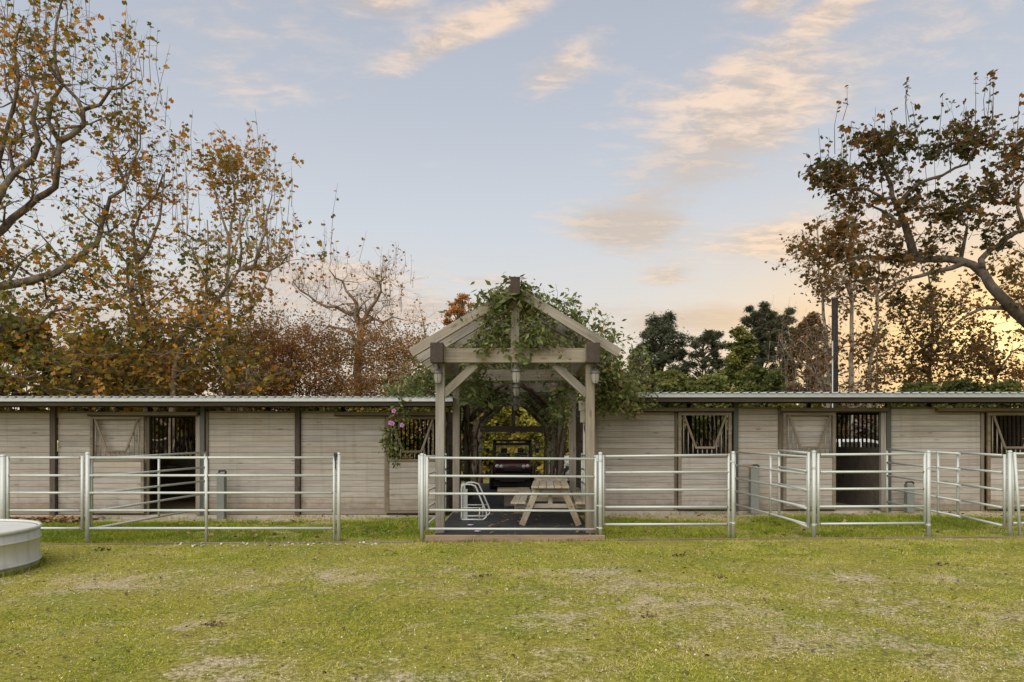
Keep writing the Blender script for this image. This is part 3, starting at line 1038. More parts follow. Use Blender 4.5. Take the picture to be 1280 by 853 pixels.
def stable(name, label, dz, xa, xb, bays, posts, caps, tracks, doors, roof_x, passage_x, side, solid=None):
    """long low stable wing: front wall of boards, sliding stall doors, tin roof; dz is the height of its footing"""
    zc = (xa + xb) / 2
    t = thing(name, label, 'stable', (zc, BY, dz))
    Z = lambda z: z + dz
    # dark backing behind the boards, concrete footing
    for (a, b) in bays:
        planks(t, 'plank', a, b, Z(0.06), Z(2.38), BY, M['plank'])
        bk = MB().box((a + 0.004, BY + 0.022, Z(0.02)), (b - 0.004, BY + 0.045, Z(2.37)))
        bk.build('wall_lining', M['dark_plank'], t)
    MB().box((xa, BY - 0.06, Z(-0.25)), (xb, BY + 0.10, Z(0.052))).build('footing', M['concrete'], t)
    for (a, b) in caps:
        timber('wall_cap', (a, BY - 0.01, Z(2.405)), (b, BY - 0.01, Z(2.405)), 0.09, 0.045, M['trim'], t)
    for (x, w, kind, ztop) in posts:
        mt = {'steel': M['steel_post'], 'brown': M['brown_post'], 'trim': M['trim'], 'wood': M['timber']}[kind]
        yy = BY - (0.062 if kind != 'trim' else 0.036)
        timber('post' if kind != 'trim' else 'trim_board', (x, yy, Z(0.055)), (x, yy, Z(ztop)), 0.09 if kind != 'trim' else 0.045, w, mt, t, up=(1, 0, 0))
    for (a, b) in tracks:
        timber('door_track', (a, BY - 0.135, Z(2.36)), (b, BY - 0.135, Z(2.36)), 0.11, 0.085, M['trim'], t)
        timber('track_lip', (a + .01, BY - 0.185, Z(2.312)), (b - .01, BY - 0.185, Z(2.312)), 0.02, 0.03, M['dark_timber'], t)
    # sliding doors
    for (dx0, dx1) in doors:
        yd = BY - 0.125
        fr = MB()
        wj = 0.07
        z0, zt, zm = Z(0.10), Z(2.30), Z(1.30)
        e = 0.002
        fr.box((dx0, yd - 0.025, z0), (dx0 + wj, yd + 0.025, zt))
        fr.box((dx1 - wj, yd - 0.025, z0), (dx1, yd + 0.025, zt))
        fr.box((dx0 + wj, yd - 0.023, zt - 0.07), (dx1 - wj, yd + 0.023, zt - e))
        fr.box((dx0 + wj, yd - 0.023, zm - 0.03), (dx1 - wj, yd + 0.023, zm + 0.03))
        fr.box((dx0 + wj, yd - 0.023, z0 + e), (dx1 - wj, yd + 0.023, z0 + 0.06))
        door = fr.build('sliding_door', M['trim'], t, 0.005)
        planks(door, 'door_plank', dx0 + wj + .003, dx1 - wj - .003, z0 + 0.062, zm - 0.032, yd, M['plank'])
        xm = (dx0 + dx1) / 2
        hw = 0.21
        zb = Z(1.50)
        for s, xe in ((-1, dx0 + 0.13), (1, dx1 - 0.13)):
            timber('yoke_brace', (xe, yd - 0.034, zt - 0.075), (xm + s * hw, yd - 0.034, zb + 0.01), 0.022, 0.05, M['trim'], door)
        timber('yoke_bar', (xm - hw - 0.02, yd - 0.038, zb), (xm + hw + 0.02, yd - 0.038, zb), 0.026, 0.05, M['trim'], door)
        nb = 10
        for k in range(nb):
            xb_ = dx0 + wj + (dx1 - dx0 - 2 * wj) * (k + 0.5) / nb
            u = abs(xb_ - xm)
            ztop = zt - 0.072
            # bars stop at the yoke in the middle
            if u < hw:
                ztop = zb - 0.02
            else:
                f = (u - hw) / ((dx1 - dx0) / 2 - 0.13 - hw)
                ztop = min(ztop, zb + f * (zt - 0.075 - zb) - 0.01)
            pipe('bar', (xb_, yd, zm + 0.02), (xb_, yd, ztop), 0.015, M['trim'] if False else M['steel_bar'], door, 6)
    # stall interiors: partitions, back wall with barred window strip, floor
    YB = BY + 4.0
    MB().box((xa + .01, BY + 0.05, Z(-0.24)), (xb - .01, YB, Z(0.045))).build('stall_floor', M['dirt'], t)
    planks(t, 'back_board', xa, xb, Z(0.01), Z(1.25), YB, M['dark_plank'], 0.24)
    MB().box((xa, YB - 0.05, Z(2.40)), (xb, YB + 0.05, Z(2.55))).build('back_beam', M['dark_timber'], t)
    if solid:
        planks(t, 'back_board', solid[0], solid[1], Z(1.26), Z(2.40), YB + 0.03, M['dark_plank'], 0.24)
    bars = MB()
    k = 0
    x = xa + 0.06
    while x < xb:
        bars.box((x - 0.022, YB - 0.012, Z(1.25)), (x + 0.022, YB + 0.012, Z(2.40)))
        x += 0.12
    bars.build('back_bars', M['dark_timber'], t, 0, 'stuff')
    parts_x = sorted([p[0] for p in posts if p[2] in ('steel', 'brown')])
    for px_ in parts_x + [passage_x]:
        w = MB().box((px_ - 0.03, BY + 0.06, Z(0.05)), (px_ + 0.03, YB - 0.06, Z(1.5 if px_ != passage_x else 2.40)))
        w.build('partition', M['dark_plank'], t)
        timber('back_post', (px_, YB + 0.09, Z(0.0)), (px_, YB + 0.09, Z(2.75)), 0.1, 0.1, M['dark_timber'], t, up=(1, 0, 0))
    # boards of the passage side, seen obliquely through the pergola
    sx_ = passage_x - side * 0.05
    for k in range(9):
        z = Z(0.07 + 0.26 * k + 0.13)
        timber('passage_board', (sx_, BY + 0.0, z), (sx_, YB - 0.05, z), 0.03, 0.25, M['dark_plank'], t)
    # roof: sheets of ribbed tin rising slightly to the back, on a dark beam with a pale eave trim
    ra, rb = roof_x
    ye, yr = 14.80, 20.3
    ze = Z(2.655)
    rise = math.tan(math.radians(2.2))
    MB().box((ra, ye - 0.012, ze - 0.060), (rb, ye + 0.018, ze + 0.030)).build('eave_trim', M['fascia'], t, 0.004)
    MB().box((ra + .01, ye + 0.025, ze - 0.155), (rb - .01, ye + 0.11, ze - 0.02)).build('eave_beam', M['dark_timber'], t)
    MB().box((ra + .01, BY - 0.02, ze - 0.145), (rb - .01, BY + 0.05, ze + 0.0)).build('wall_beam', M['dark_timber'], t)
    nsh = max(1, round((rb - ra) / 0.95))
    wsh = (rb - ra) / nsh
    for k in range(nsh):
        x0 = ra + k * wsh
        prof = []
        npit = 5
        p = wsh / npit
        for j in range(npit):
            xx = x0 + j * p
            prof += [(xx, 0.0), (xx + 0.055, 0.0), (xx + 0.075, 0.028), (xx + 0.115, 0.028), (xx + 0.135, 0.0)]
        prof.append((x0 + wsh, 0.0))
        vs, fs = [], []
        y0_, z0_ = ye - 0.045, ze + 0.030
        for (xx, hh) in prof:
            vs.append((xx, y0_, z0_ + hh)); vs.append((xx, yr, z0_ + hh + (yr - y0_) * rise))
            vs.append((xx, y0_, z0_ + hh - 0.004)); vs.append((xx, yr, z0_ + hh - 0.004 + (yr - y0_) * rise))
        m = len(prof)
        for j in range(m - 1):
            a, b = 4 * j, 4 * (j + 1)
            fs += [(a, b, b + 1, a + 1), (a + 2, a + 3, b + 3, b + 2), (a, a + 2, b + 2, b)]
        MB().add(vs, fs).build('roof_sheet', M['roof'], t)
    # rafters under the tin
    x = ra + 0.3
    while x < rb:
        y0_, y1_ = ye + 0.13, yr - 0.1
        timber('roof_rafter', (x, y0_, ze - 0.05 + 0.33 * rise), (x, y1_, ze - 0.05 + (y1_ - ye) * rise), 0.05, 0.12, M['dark_timber'], t)
        x += 1.25
    return t


M['steel_bar'] = metal('stall_bar_metal', (0.26, 0.235, 0.19), 0.6, 0.3, (0.2, 0.13, 0.08), 0.4, 8)
S_ = 853.0 / BY


def bx(px, Y=BY):
    return (px - CX) / F * Y


left_bays = [(bx(-62), bx(65)), (bx(73), bx(115.5)), (bx(115.5), bx(185.5)), (bx(258.5), bx(370)), (bx(376.5), bx(481)), ]
left_posts = [(bx(69), 0.125, 'brown', 2.60), (bx(116), 0.05, 'trim', 2.30), (bx(186.3), 0.06, 'trim', 2.30), (bx(249.8), 0.10, 'wood', 2.32), (bx(255.4), 0.10, 'steel', 2.60),
              (bx(259.8), 0.05, 'trim', 2.40), (bx(373.2), 0.115, 'brown', 2.60), (bx(482.6), 0.055, 'trim', 2.30), (bx(555), 0.10, 'wood', 2.60)]
stable_left = stable('stable', 'left stable wing of grey boards with ribbed tin roof and stall doors', -0.03, bx(-62), bx(557), left_bays, left_posts,
                     [(bx(-62), bx(64)), (bx(74), bx(114)), (bx(262), bx(369)), (bx(378), bx(420))],
                     [(bx(115), bx(250.5)), (bx(420), bx(552))], [(bx(117), bx(184)), (bx(484), bx(549))],
                     (bx(-80, 14.8), bx(566, 14.8)), bx(557), -1)
right_bays = [(bx(741), bx(843)), (bx(921.5), bx(972)), (bx(973), bx(1042)), (bx(1112), bx(1225)), (bx(1301), bx(1395)), (bx(1395) + .01, bx(1490))]
right_posts = [(bx(844.5), 0.055, 'trim', 2.30), (bx(918.2), 0.105, 'steel', 2.60), (bx(974.5), 0.05, 'trim', 2.30), (bx(1042.4), 0.05, 'trim', 2.30), (bx(1101.5), 0.115, 'wood', 2.32), (bx(1108.2), 0.105, 'steel', 2.60),
               (bx(1226.5), 0.07, 'trim', 2.30), (bx(1297.5), 0.10, 'steel', 2.60), (bx(742.5), 0.09, 'wood', 2.60)]
stable_right = stable('stable', 'right stable wing of grey boards with ribbed tin roof and stall doors', 0.06, bx(741), bx(1490), right_bays, right_posts,
                      [(bx(921), bx(972)), (bx(1113), bx(1168))],
                      [(bx(782), bx(914.5)), (bx(972.5), bx(1105)), (bx(1166), bx(1294))], [(bx(846), bx(912)), (bx(976), bx(1041)), (bx(1229), bx(1294))],
                      (bx(775, 14.8), bx(1500, 14.8)), bx(743), 1, (bx(1190, 19.6), bx(1490)))
# white rain pipe at the corner of the right wing
rp = MB()
x = bx(729.5, 15.2)
rp.box((x - 0.10, 15.12, 2.38), (x + 0.05, 15.30, 2.55))
rp.box((x - 0.115, 15.11, 2.55), (x + 0.065, 15.31, 2.60))
rp.box((x - 0.07, 15.14, 2.12), (x + 0.055, 15.28, 2.38))
rp.tube([(x + 0.02, 15.21, 2.14), (x + 0.02, 15.21, 0.18)], 0.034, 10)
rp.build('downpipe', M['white_plastic'], stable_right, 0.006)

# ================================================================== PERGOLA
PX0, PX1, PXC = -1.26, 1.37, 0.055
FRY = [12.0, 15.45, 19.1, 22.9, 26.6]
ROOT = (PXC, 12.0, 0.1)
perg = thing('pergola', 'long weathered timber gable pergola running between the two stable wings', 'pergola', ROOT)
TIE0, TIE1 = 3.07, 3.32
for fi, fy in enumerate(FRY):
    for sx_i, X in enumerate((PX0, PX1)):
        timber('post', (X, fy, 0.09), (X, fy, TIE0), 0.155, 0.155, M['timber'], perg, up=(1, 0, 0), bev=0.01)
        s = 1 if X < 0 else -1
        if fi == 0:
            a, b = (X + s * 0.05, fy, 2.52), (X + s * 0.62, fy, TIE0 - 0.02)
            timber('knee_brace', a, b, 0.09, 0.14, M['timber'], perg, up=(0, 1, 0) if False else (0, 0, 1))
        elif fi >= 2:
            a, b = (X + s * 0.05, fy, 2.25), (X + s * 0.85, fy, TIE0)
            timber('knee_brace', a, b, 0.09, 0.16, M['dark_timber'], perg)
    timber('tie_beam', (PX0 - 0.02, fy - (0.10 if fi == 0 else 0), (TIE0 + TIE1) / 2), (PX1 + 0.02, fy - (0.10 if fi == 0 else 0), (TIE0 + TIE1) / 2), 0.09, TIE1 - TIE0, M['timber'], perg)
    timber('king_post', (PXC, fy - 0.03, TIE1 - 0.0), (PXC, fy - 0.03, 4.18), 0.13, 0.15, M['timber'], perg, up=(1, 0, 0))
for X in (PX0, PX1):
    timber('plate_beam', (X + (0.0), 11.72, 3.22), (X, 26.9, 3.22), 0.2, 0.30, M['timber'], perg, bev=0.012)
    s = -0.0
    timber('beam_end_cap', (X - 0.02 if X < 0 else X + 0.02, 11.60, 3.21), (X - 0.02 if X < 0 else X + 0.02, 11.74, 3.21), 0.225, 0.35, M['dark_end'], perg, bev=0.012)
timber('ridge_beam', (PXC, 11.66, 4.34), (PXC, 26.9, 4.34), 0.15, 0.28, M['timber'], perg)
timber('ridge_end_cap', (PXC, 11.56, 4.345), (PXC, 11.68, 4.345), 0.165, 0.295, M['dark_end'], perg)
y = 11.80
while y < 26.8:
    for X, sg in ((PX0, -1), (PX1, 1)):
        tail = (PXC + sg * 1.80, y, 3.225)
        timber('rafter', (PXC + sg * 0.09, y, 4.255), tail, 0.085, 0.16, M['timber'], perg)
    y += 0.92
# sagging dark timber across the far end and dark curved vine arches are built below
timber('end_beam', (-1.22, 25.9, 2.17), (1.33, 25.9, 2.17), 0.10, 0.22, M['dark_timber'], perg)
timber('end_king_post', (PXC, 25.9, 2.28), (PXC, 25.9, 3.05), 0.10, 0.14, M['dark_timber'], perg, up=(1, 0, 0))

# floor of dark rubber mats, red-brown board at its front edge
sl = MB().box((PX0 - 0.1, 11.43, -0.1), (PX1 + 0.1, 26.4, 0.085))
fl = sl.build('passage_floor', M['concrete'], None); tag(fl, None, None, None, 'structure')
for j in range(8):
    for i in range(2):
        x0 = PX0 - 0.08 + i * (PX1 - PX0 + 0.16) / 2
        y0 = 11.45 + j * 1.83
        mm = MB().box((x0 + 0.004, y0 + 0.004, 0.089), (x0 + (PX1 - PX0 + 0.16) / 2 - 0.004, y0 + 1.822, 0.102))
        o = mm.build('rubber_mat', M['mat'], fl, 0.003)
e = timber('threshold_board', (bx(532, 11.4), 11.39, 0.075), (bx(756, 11.4), 11.39, 0.075), 0.07, 0.125, M['sill'], None, bev=0.008)
tag(e, 'red-brown threshold board along the front edge of the pergola floor', 'board')
rng_ = np.random.default_rng(5)
pts = np.stack([rng_.uniform(-1.2, 1.3, 120), rng_.uniform(11.5, 18, 120), np.full(120, 0.115)], 1)
tag(leaves('mat_leaves', pts, 0.07 * rng_.uniform(0.5, 1.3, 120), rng_.normal(0.6, 0.25, 120), 'maple', M['litter'], None, 0, 0.88, rng_, 'stuff'), 'few dry leaves fallen on the dark mats under the pergola', 'leaf litter')
for (px_, py_, ) in ((597, 666), (588, 658)):
    zf = 0.105
    Yp = F * (EYE - zf) / (py_ - HY)
    c = W(px_, py_, Yp)
    pl = MB()
    for k in range(5):
        a = k * 1.256
        pl.add([tuple(c + Vector((0, 0, 0.012))), tuple(c + Vector((math.cos(a - .5) * .045, math.sin(a - .5) * .045, 0.035))), tuple(c + Vector((math.cos(a) * .07, math.sin(a) * .07, 0.025))), tuple(c + Vector((math.cos(a + .5) * .045, math.sin(a + .5) * .045, 0.035)))], [(0, 1, 2, 3)])
    tag(pl.build('fallen_blossom', M['flower_pale'], None), 'pale lilac blossom fallen on the mat, ' + ('nearer the threshold board' if py_ == 666 else 'farther from the threshold board'), 'blossom', 'blossoms fallen on the mats')


# ================================================================== LANTERNS
def lantern_parts(t, c, h, r):
    """c: bottom centre"""
    c = Vector(c)
    cap = MB().lathe([(0.0, h * 1.0), (r * 0.18, h * 0.98), (r * 0.22, h * 0.90), (r * 0.55, h * 0.84), (r * 1.0, h * 0.70), (r * 1.12, h * 0.62), (r * 1.0, h * 0.60), (0.0, h * 0.60)], c, 12)
    cap.build('cap', M['lamp_metal'], t)
    MB().lathe([(r * 0.60, h * 0.06), (r * 0.80, h * 0.2), (r * 0.88, h * 0.598)], c, 12).build('glass', M['lamp_glass'], t)
    MB().lathe([(0, 0.0), (r * 0.5, 0.0), (r * 0.7, h * 0.03), (r * 0.7, h * 0.07), (0, h * 0.075)], c, 12).build('base', M['lamp_metal'], t)
    cg = MB()
    for k in range(6):
        a = math.pi / 6 + k * math.pi / 3
        p = lambda rr, z: c + Vector((math.cos(a) * rr, math.sin(a) * rr, z))
        cg.tube([p(r * 0.64, h * 0.06), p(r * 0.84, h * 0.2), p(r * 0.92, h * 0.61)], r * 0.055, 5)
    cg.build('cage', M['lamp_metal'], t)


for (X, sgn, lab) in ((bx(547, 11.75), -1, 'pewter wall lantern on the left front post of the pergola'), (bx(744.3, 11.75), 1, 'pewter wall lantern on the right front post of the pergola')):
    zb = EYE + (HY - 480) / F * 11.75
    t = thing('wall_lantern', lab, 'lantern', (X, 11.75, zb), 0, 'lanterns on the front posts')
    lantern_parts(t, (X, 11.80, zb), 0.30, 0.083)
    br = MB().tube([(X, 11.80, zb + 0.30), (X, 11.82, zb + 0.34), (X - sgn * 0.01, 11.88, zb + 0.33), (X - sgn * 0.02, 11.925, zb + 0.24)], 0.011, 6)
    br.box((X - sgn * 0.02 - 0.04, 11.905, zb + 0.12), (X - sgn * 0.02 + 0.04, 11.922, zb + 0.32))
    br.build('bracket', M['lamp_metal'], t)
for k, (fy, pxl) in enumerate(((11.9, 645.3), (15.45, 645.3), (19.1, 644.8), (22.9, 644.5))):
    X = bx(pxl, fy)
    ztop = TIE0
    t = thing('hanging_lantern', ['pewter lantern hanging from the front tie beam of the pergola', 'pewter lantern hanging behind the front lantern, from the second tie beam', 'dim lantern hanging from the third tie beam inside the pergola', 'dim lantern hanging deepest inside the pergola, from the fourth tie beam'][k], 'lantern', (X, fy, ztop - 0.36), 0, 'lanterns hanging along the pergola')
    lantern_parts(t, (X, fy, ztop - 0.36), 0.33, 0.093)
    MB().tube([(X, fy, ztop - 0.05), (X, fy, ztop + 0.01)], 0.012, 6).build('hanger', M['lamp_metal'], t)


# ================================================================== RAIL FENCE
def fpost(px, ytop_px, ybase_px, r, Y=FY, lab='', top_round=True):
    X = bx(px, Y)
    zt = EYE + (HY - ytop_px) / F * Y
    zb = gz(X) - 0.1 if ybase_px is None else EYE + (HY - ybase_px) / F * Y - 0.03
    t = thing('fence_post', lab, 'post', (X, Y, max(zb, gz(X))), 0, 'round steel posts of the rail fence')
    pipe('post_tube', (X, Y, zb), (X, Y, zt - 0.012), r, M['galv'], t, 14)
    MB().lathe([(r + 0.004, zt - 0.022), (r + 0.004, zt - 0.006), (r * 0.8, zt + 0.008), (0, zt + 0.012)], (X, Y, 0), 14).build('post_cap', M['galv'], t)
    return t


def clamp(t, a, b):
    mb = MB().tube([a, b], 0.012, 6)
    d = (Vector(b) - Vector(a)).normalized()
    mb.lathe([(0.036, -0.018), (0.036, 0.018)], b, 10)
    return mb.build('clamp', M['galv'], t)


def panel(label, a, b, zs_a, zs_b, ups, r=0.021, cat='fence panel', name='rail_fence', group='rail fence panels', rust=True, closed=True):
    """steel rail panel from a=(x,y) to b=(x,y); zs are rail heights at both ends; ups: [(t, z0, z1, radius)]"""
    a, b = Vector((a[0], a[1], 0)), Vector((b[0], b[1], 0))
    mid = (a + b) / 2
    t = thing(name, label, cat, (mid.x, mid.y, gz(mid.x)), 0, group)
    d = (b - a).normalized()
    for za, zb in zip(zs_a, zs_b):
        pipe('rail', a + Vector((0, 0, za)), b + Vector((0, 0, zb)), r, M['galv'], t, 10)
    for (tt, z0, z1, rr) in ups:
        p = a.lerp(b, tt)
        pipe('upright', p + Vector((0, 0, z0)), p + Vector((0, 0, z1)), rr, M['galv'], t, 10)
        if rust:
            rb = MB()
            for za, zb in zip(zs_a, zs_b):
                z = za + (zb - za) * tt
                if z0 - 0.01 <= z <= z1 + 0.01 and random.random() < 0.75:
                    s = d if tt < 0.5 else -d
                    q = p + Vector((0, 0, z)) + s * rr * 0.85
                    rb.tube([q, q + s * 0.016], r + 0.0018, 8, caps=False)
            if rb.v:
                rb.build('rust_ring', M['rust'], t, 0, 'stuff')
    return t


def zrow(pxs, Y):
    return [EYE + (HY - p) / F * Y for p in pxs]


fpost(4.0, 569, None, 0.047, lab='thick steel fence post at the left picture edge, behind the round tank')
fpost(109.8, 566, 680.5, 0.036, lab='steel fence post left of the long rail panel, near the round tank')
fpost(423.6, 566.5, 678.5, 0.030, lab='steel fence post at the right end of the long left rail panel')
fpost(527.5, 567.5, 677, 0.031, lab='steel post at the left end of the pergola gate')
fpost(750.5, 566, 668.8, 0.032, Y=11.46, lab='steel post at the right end of the pergola gate, standing on the threshold board')
fpost(916.5, 565, 673.5, 0.030, lab='steel fence post between the single flat panel and the first pen divider on the right')
fpost(1017.3, 564, 673, 0.033, lab='steel fence post left of the short pen gate before the open right stall')
fpost(1160.6, 564, 672.3, 0.033, lab='steel fence post right of the short pen gate before the open right stall')
fpost(1262.3, 564, 672, 0.033, lab='steel fence post near the right picture edge')
RZ = zrow((572.3, 594.6, 616.3, 638.3, 660.6), FY)
panel('short rail panel beside the round water tank', (bx(10, FY), FY), (bx(103, FY), FY), RZ, RZ, [(0, RZ[4] - .02, RZ[0] + .02, .024), (1, RZ[4] - .03, RZ[0] + .03, .026)])
panel('long rail panel with a mid leg, left of the gap in the fence', (bx(112, FY), FY), (bx(417.6, FY), FY), RZ, RZ,
      [(0.478, -0.06, RZ[0] + .02, .024), (1, -0.03, RZ[0] + .02, .021)])
t = thing('gate_latch', 'black latch on top of the rail beside the post at the fence gap', 'latch', (bx(420, FY), FY - 0.02, 1.4))
MB().box((bx(418, FY), FY - 0.05, 1.44), (bx(422, FY), FY + 0.0, 1.505)).box((bx(418.6, FY), FY - 0.045, 1.38), (bx(421, FY), FY - 0.01, 1.44)).tube([(bx(420, FY), FY - 0.03, 1.40), (bx(420, FY), FY - 0.03, 1.24)], 0.010, 6).build('latch_body', M['black'], t, 0.003)
GZ = zrow((572.5, 595.0, 617.3, 637.8, 661.3), FY)
GZb = zrow((574.0, 596.2, 618.0, 639.0, 661.8), FY)
tpg = panel('wide rail gate closing the front of the pergola', (bx(534, FY), FY), (bx(744.5, FY), FY), GZ, GZb, [(0, GZ[4] - .02, GZ[0] + .02, .024), (1, GZb[4] - .02, GZb[0] + .02, .024)], name='rail_gate', cat='gate', group='rail gates')
for z in (1.38, 0.62, 0.25):
    clamp(tpg, (bx(744.5, FY), FY, z), (bx(750.5, 11.46), 11.46, z))
tp = panel('narrow rail strip standing at the left post of the pergola gate', (bx(524, FY), FY + .02), (bx(530.8, FY), FY + .02), zrow((592, 640), FY), zrow((592, 640), FY), [(0, zrow((661,), FY)[0], zrow((569,), FY)[0], .02), (1, zrow((659,), FY)[0], zrow((568,), FY)[0], .02)], r=0.012)
DZ = zrow((570.6, 590.8, 612.6, 634.2, 655.7), FY)
DZb = zrow((569.0, 590.2, 612.4, 634.0, 655.4), FY)
tp = panel('flat rail panel right of the pergola gate', (bx(754, FY), FY), (bx(910.8, FY), FY), DZ, DZb, [(0, DZ[4] - .02, DZ[0] + .02, .022), (1, -0.03, DZb[0] + .02, .020)])
clamp(tp, (bx(911.5, FY), FY, 1.36), (bx(916.5, FY), FY, 1.36)); clamp(tp, (bx(911.5, FY), FY, 0.33), (bx(916.5, FY), FY, 0.33))
EZ = zrow((568.6, 590.2, 611.5, 633.6, 655.1), FY)
EZb = zrow((567.6, 589.8, 611.0, 633.0, 654.2), FY)
tp = panel('short pen gate in front of the open right stall door', (bx(1022.8, FY), FY), (bx(1155.8, FY), FY), EZ, EZb, [(0, EZ[4] - .02, EZ[0] + .02, .024), (1, EZb[4] - .02, EZb[0] + .02, .024)], name='rail_gate', cat='gate', group='rail gates')
for z in (1.25, 0.3):
    clamp(tp, (bx(1022, FY), FY, z), (bx(1017.3, FY), FY, z)); clamp(tp, (bx(1156.5, FY), FY, z), (bx(1160.6, FY), FY, z))
HZ = zrow((567.4, 589, 610.7, 632.6, 654), FY)
panel('rail panel with a leaning leg running off the right picture edge', (bx(1266, FY), FY), (bx(1390, FY), FY), HZ, HZ, [(0, 0.45, HZ[0] + .02, .024), (1, 0.05, HZ[0] + .02, .024)])
t = thing('leaning_leg', 'slanted steel leg propped beside the rightmost fence post', 'fence leg', (bx(1270, FY), FY, gz(8)))
pipe('leg_tube', (bx(1265.5, FY), FY - .05, EYE + (HY - 565.5) / F * FY), (bx(1272.7, FY), FY - .05, EYE + (HY - 672.5) / F * FY), 0.024, M['galv'], t)
MB().lathe([(0.055, 0.0), (0.055, 0.012), (0.026, 0.014)], (bx(1272.7, FY), FY - .05, gz(8.5)), 12).build('foot', M['galv'], t)
# dividers running back from the fence to the stables
FZ = [1.40, 1.11, 0.82, 0.54, 0.255]
NZ = [1.44, 1.14, 0.85, 0.56, 0.26]
panel('pen divider running back from the post near the round tank to the open left stall', (-7.13, 11.56), (-6.77, 15.05), [1.40, 1.10, 0.81, 0.51, 0.22], [1.46, 1.13, 0.83, 0.55, 0.22],
      [(0.0, 0.2, 1.42, .022), (0.53, 0.22, 1.43, .022), (1, -0.02, 1.47, .024)])
panel('pen divider along the left side of the pergola, seen end on', (bx(531, 11.56), 11.56), (bx(557, 14.6), 14.6), NZ, FZ, [(0, 0.22, 1.47, .022), (1, 0.2, 1.44, .022)])
tp = panel('pen divider along the right side of the pergola, seen end on', (bx(746.5, 11.56), 11.58), (bx(727.5, 14.8), 14.8), NZ, FZ, [(0, 0.22, 1.47, .022), (1, 0.2, 1.44, .022), (0.75, 0.2, 1.44, .02)])
MB().tube([(1.47 + 0.075 * math.sin(a * math.pi / 7), 13.6, 1.04 + 0.09 * math.cos(a * math.pi / 7)) for a in range(14)], 0.010, 6, closed=True).build('gate_ring', M['galv'], tp)
ED = lambda X, dzz: [z + gz(X) + dzz for z in (1.40, 1.11, 0.82, 0.535, 0.245)]
panel('first pen divider on the right, running back toward the stable between the two posts', (4.93, 15.1), (5.055, 11.62), ED(5, 0), ED(5, -0.03), [(0, 0.06, 1.46, .022), (0.55, 0.28, 1.44, .022), (0.985, 0.25, 1.44, .022)])
panel('taller short gate lapped over the near half of the first right pen divider', (5.03, 12.85), (5.035, 11.56), [1.53, 1.22, 0.90, 0.59, 0.31], [1.50, 1.19, 0.87, 0.55, 0.245], [(0, 0.30, 1.54, .023), (0.985, 0.22, 1.52, .025)], name='rail_gate', cat='gate', group='rail gates')
panel('second pen divider on the right, running back toward the stable from the rightmost post', (8.30, 15.1), (8.235, 12.55), ED(8.2, 0.03), ED(8.2, -0.02), [(0, 0.06, 1.50, .022), (0.74, 0.25, 1.48, .022)])
panel('short gate in the near half of the second right pen divider', (8.285, 12.68), (8.36, 11.58), [1.49, 1.20, 0.91, 0.62, 0.33], [1.46, 1.17, 0.87, 0.57, 0.265], [(0, 0.32, 1.51, .023), (1, 0.25, 1.48, .025)], name='rail_gate', cat='gate', group='rail gates')

# longer grass left standing round the feet of posts, tank and boards
def tufts():
    rng = np.random.default_rng(41)
    C = [((px - CX) / F * FY, FY, 0.07, 70) for px in (4, 110, 258, 418, 424, 527, 750, 911, 917, 1017, 1160, 1262, 1272)]
    X, Yy = [], []
    for (x, y, r, n) in C:
        X.append(rng.normal(x, r, n)); Yy.append(rng.normal(y, r, n))
    a = rng.uniform(-2.4, 0.9, 900)
    X.append(-7.69 + np.cos(a) * 1.25 + rng.normal(0, .02, 900)); Yy.append(8.98 + np.sin(a) * 1.25 + rng.normal(0, .02, 900))
    for (x0, x1, n, yy) in ((-1.5, 1.6, 420, 11.33), (-10.5, -1.6, 900, 11.42), (1.8, 10.5, 900, 11.42), (-10.5, -1.7, 500, 15.42), (2, 11, 500, 15.42)):
        xx = rng.uniform(x0, x1, n)
        k = vn(xx, xx * 0 + yy, 2.2, 9) > 0.38
        X.append(xx[k]); Yy.append(rng.normal(yy, 0.025, n)[k])
    x, y = np.concatenate(X), np.concatenate(Yy)
    n = len(x)
    h = rng.uniform(0.03, 0.10, n)
    th, ph = rng.uniform(0, 6.28, n), rng.uniform(0, 6.28, n)
    z = 0.02 + 0.008 * x
    v = np.zeros((n, 3, 3))
    v[:, 0] = np.stack([x - np.cos(th) * .006, y - np.sin(th) * .006, z], 1)
    v[:, 1] = np.stack([x + np.cos(th) * .006, y + np.sin(th) * .006, z], 1)
    v[:, 2] = np.stack([x + np.cos(ph) * h * .5, y + np.sin(ph) * h * .5, z + h], 1)
    o = mesh_np('grass_tufts', v.reshape(-1, 3), np.arange(3 * n).reshape(n, 3), M['grass'], None, np.repeat(np.clip(rng.normal(0.25, 0.25, n), 0, 1), 3), 'stuff')
    tag(o, 'longer grass tufts round the feet of the fence posts and the round tank', 'grass')


tufts()

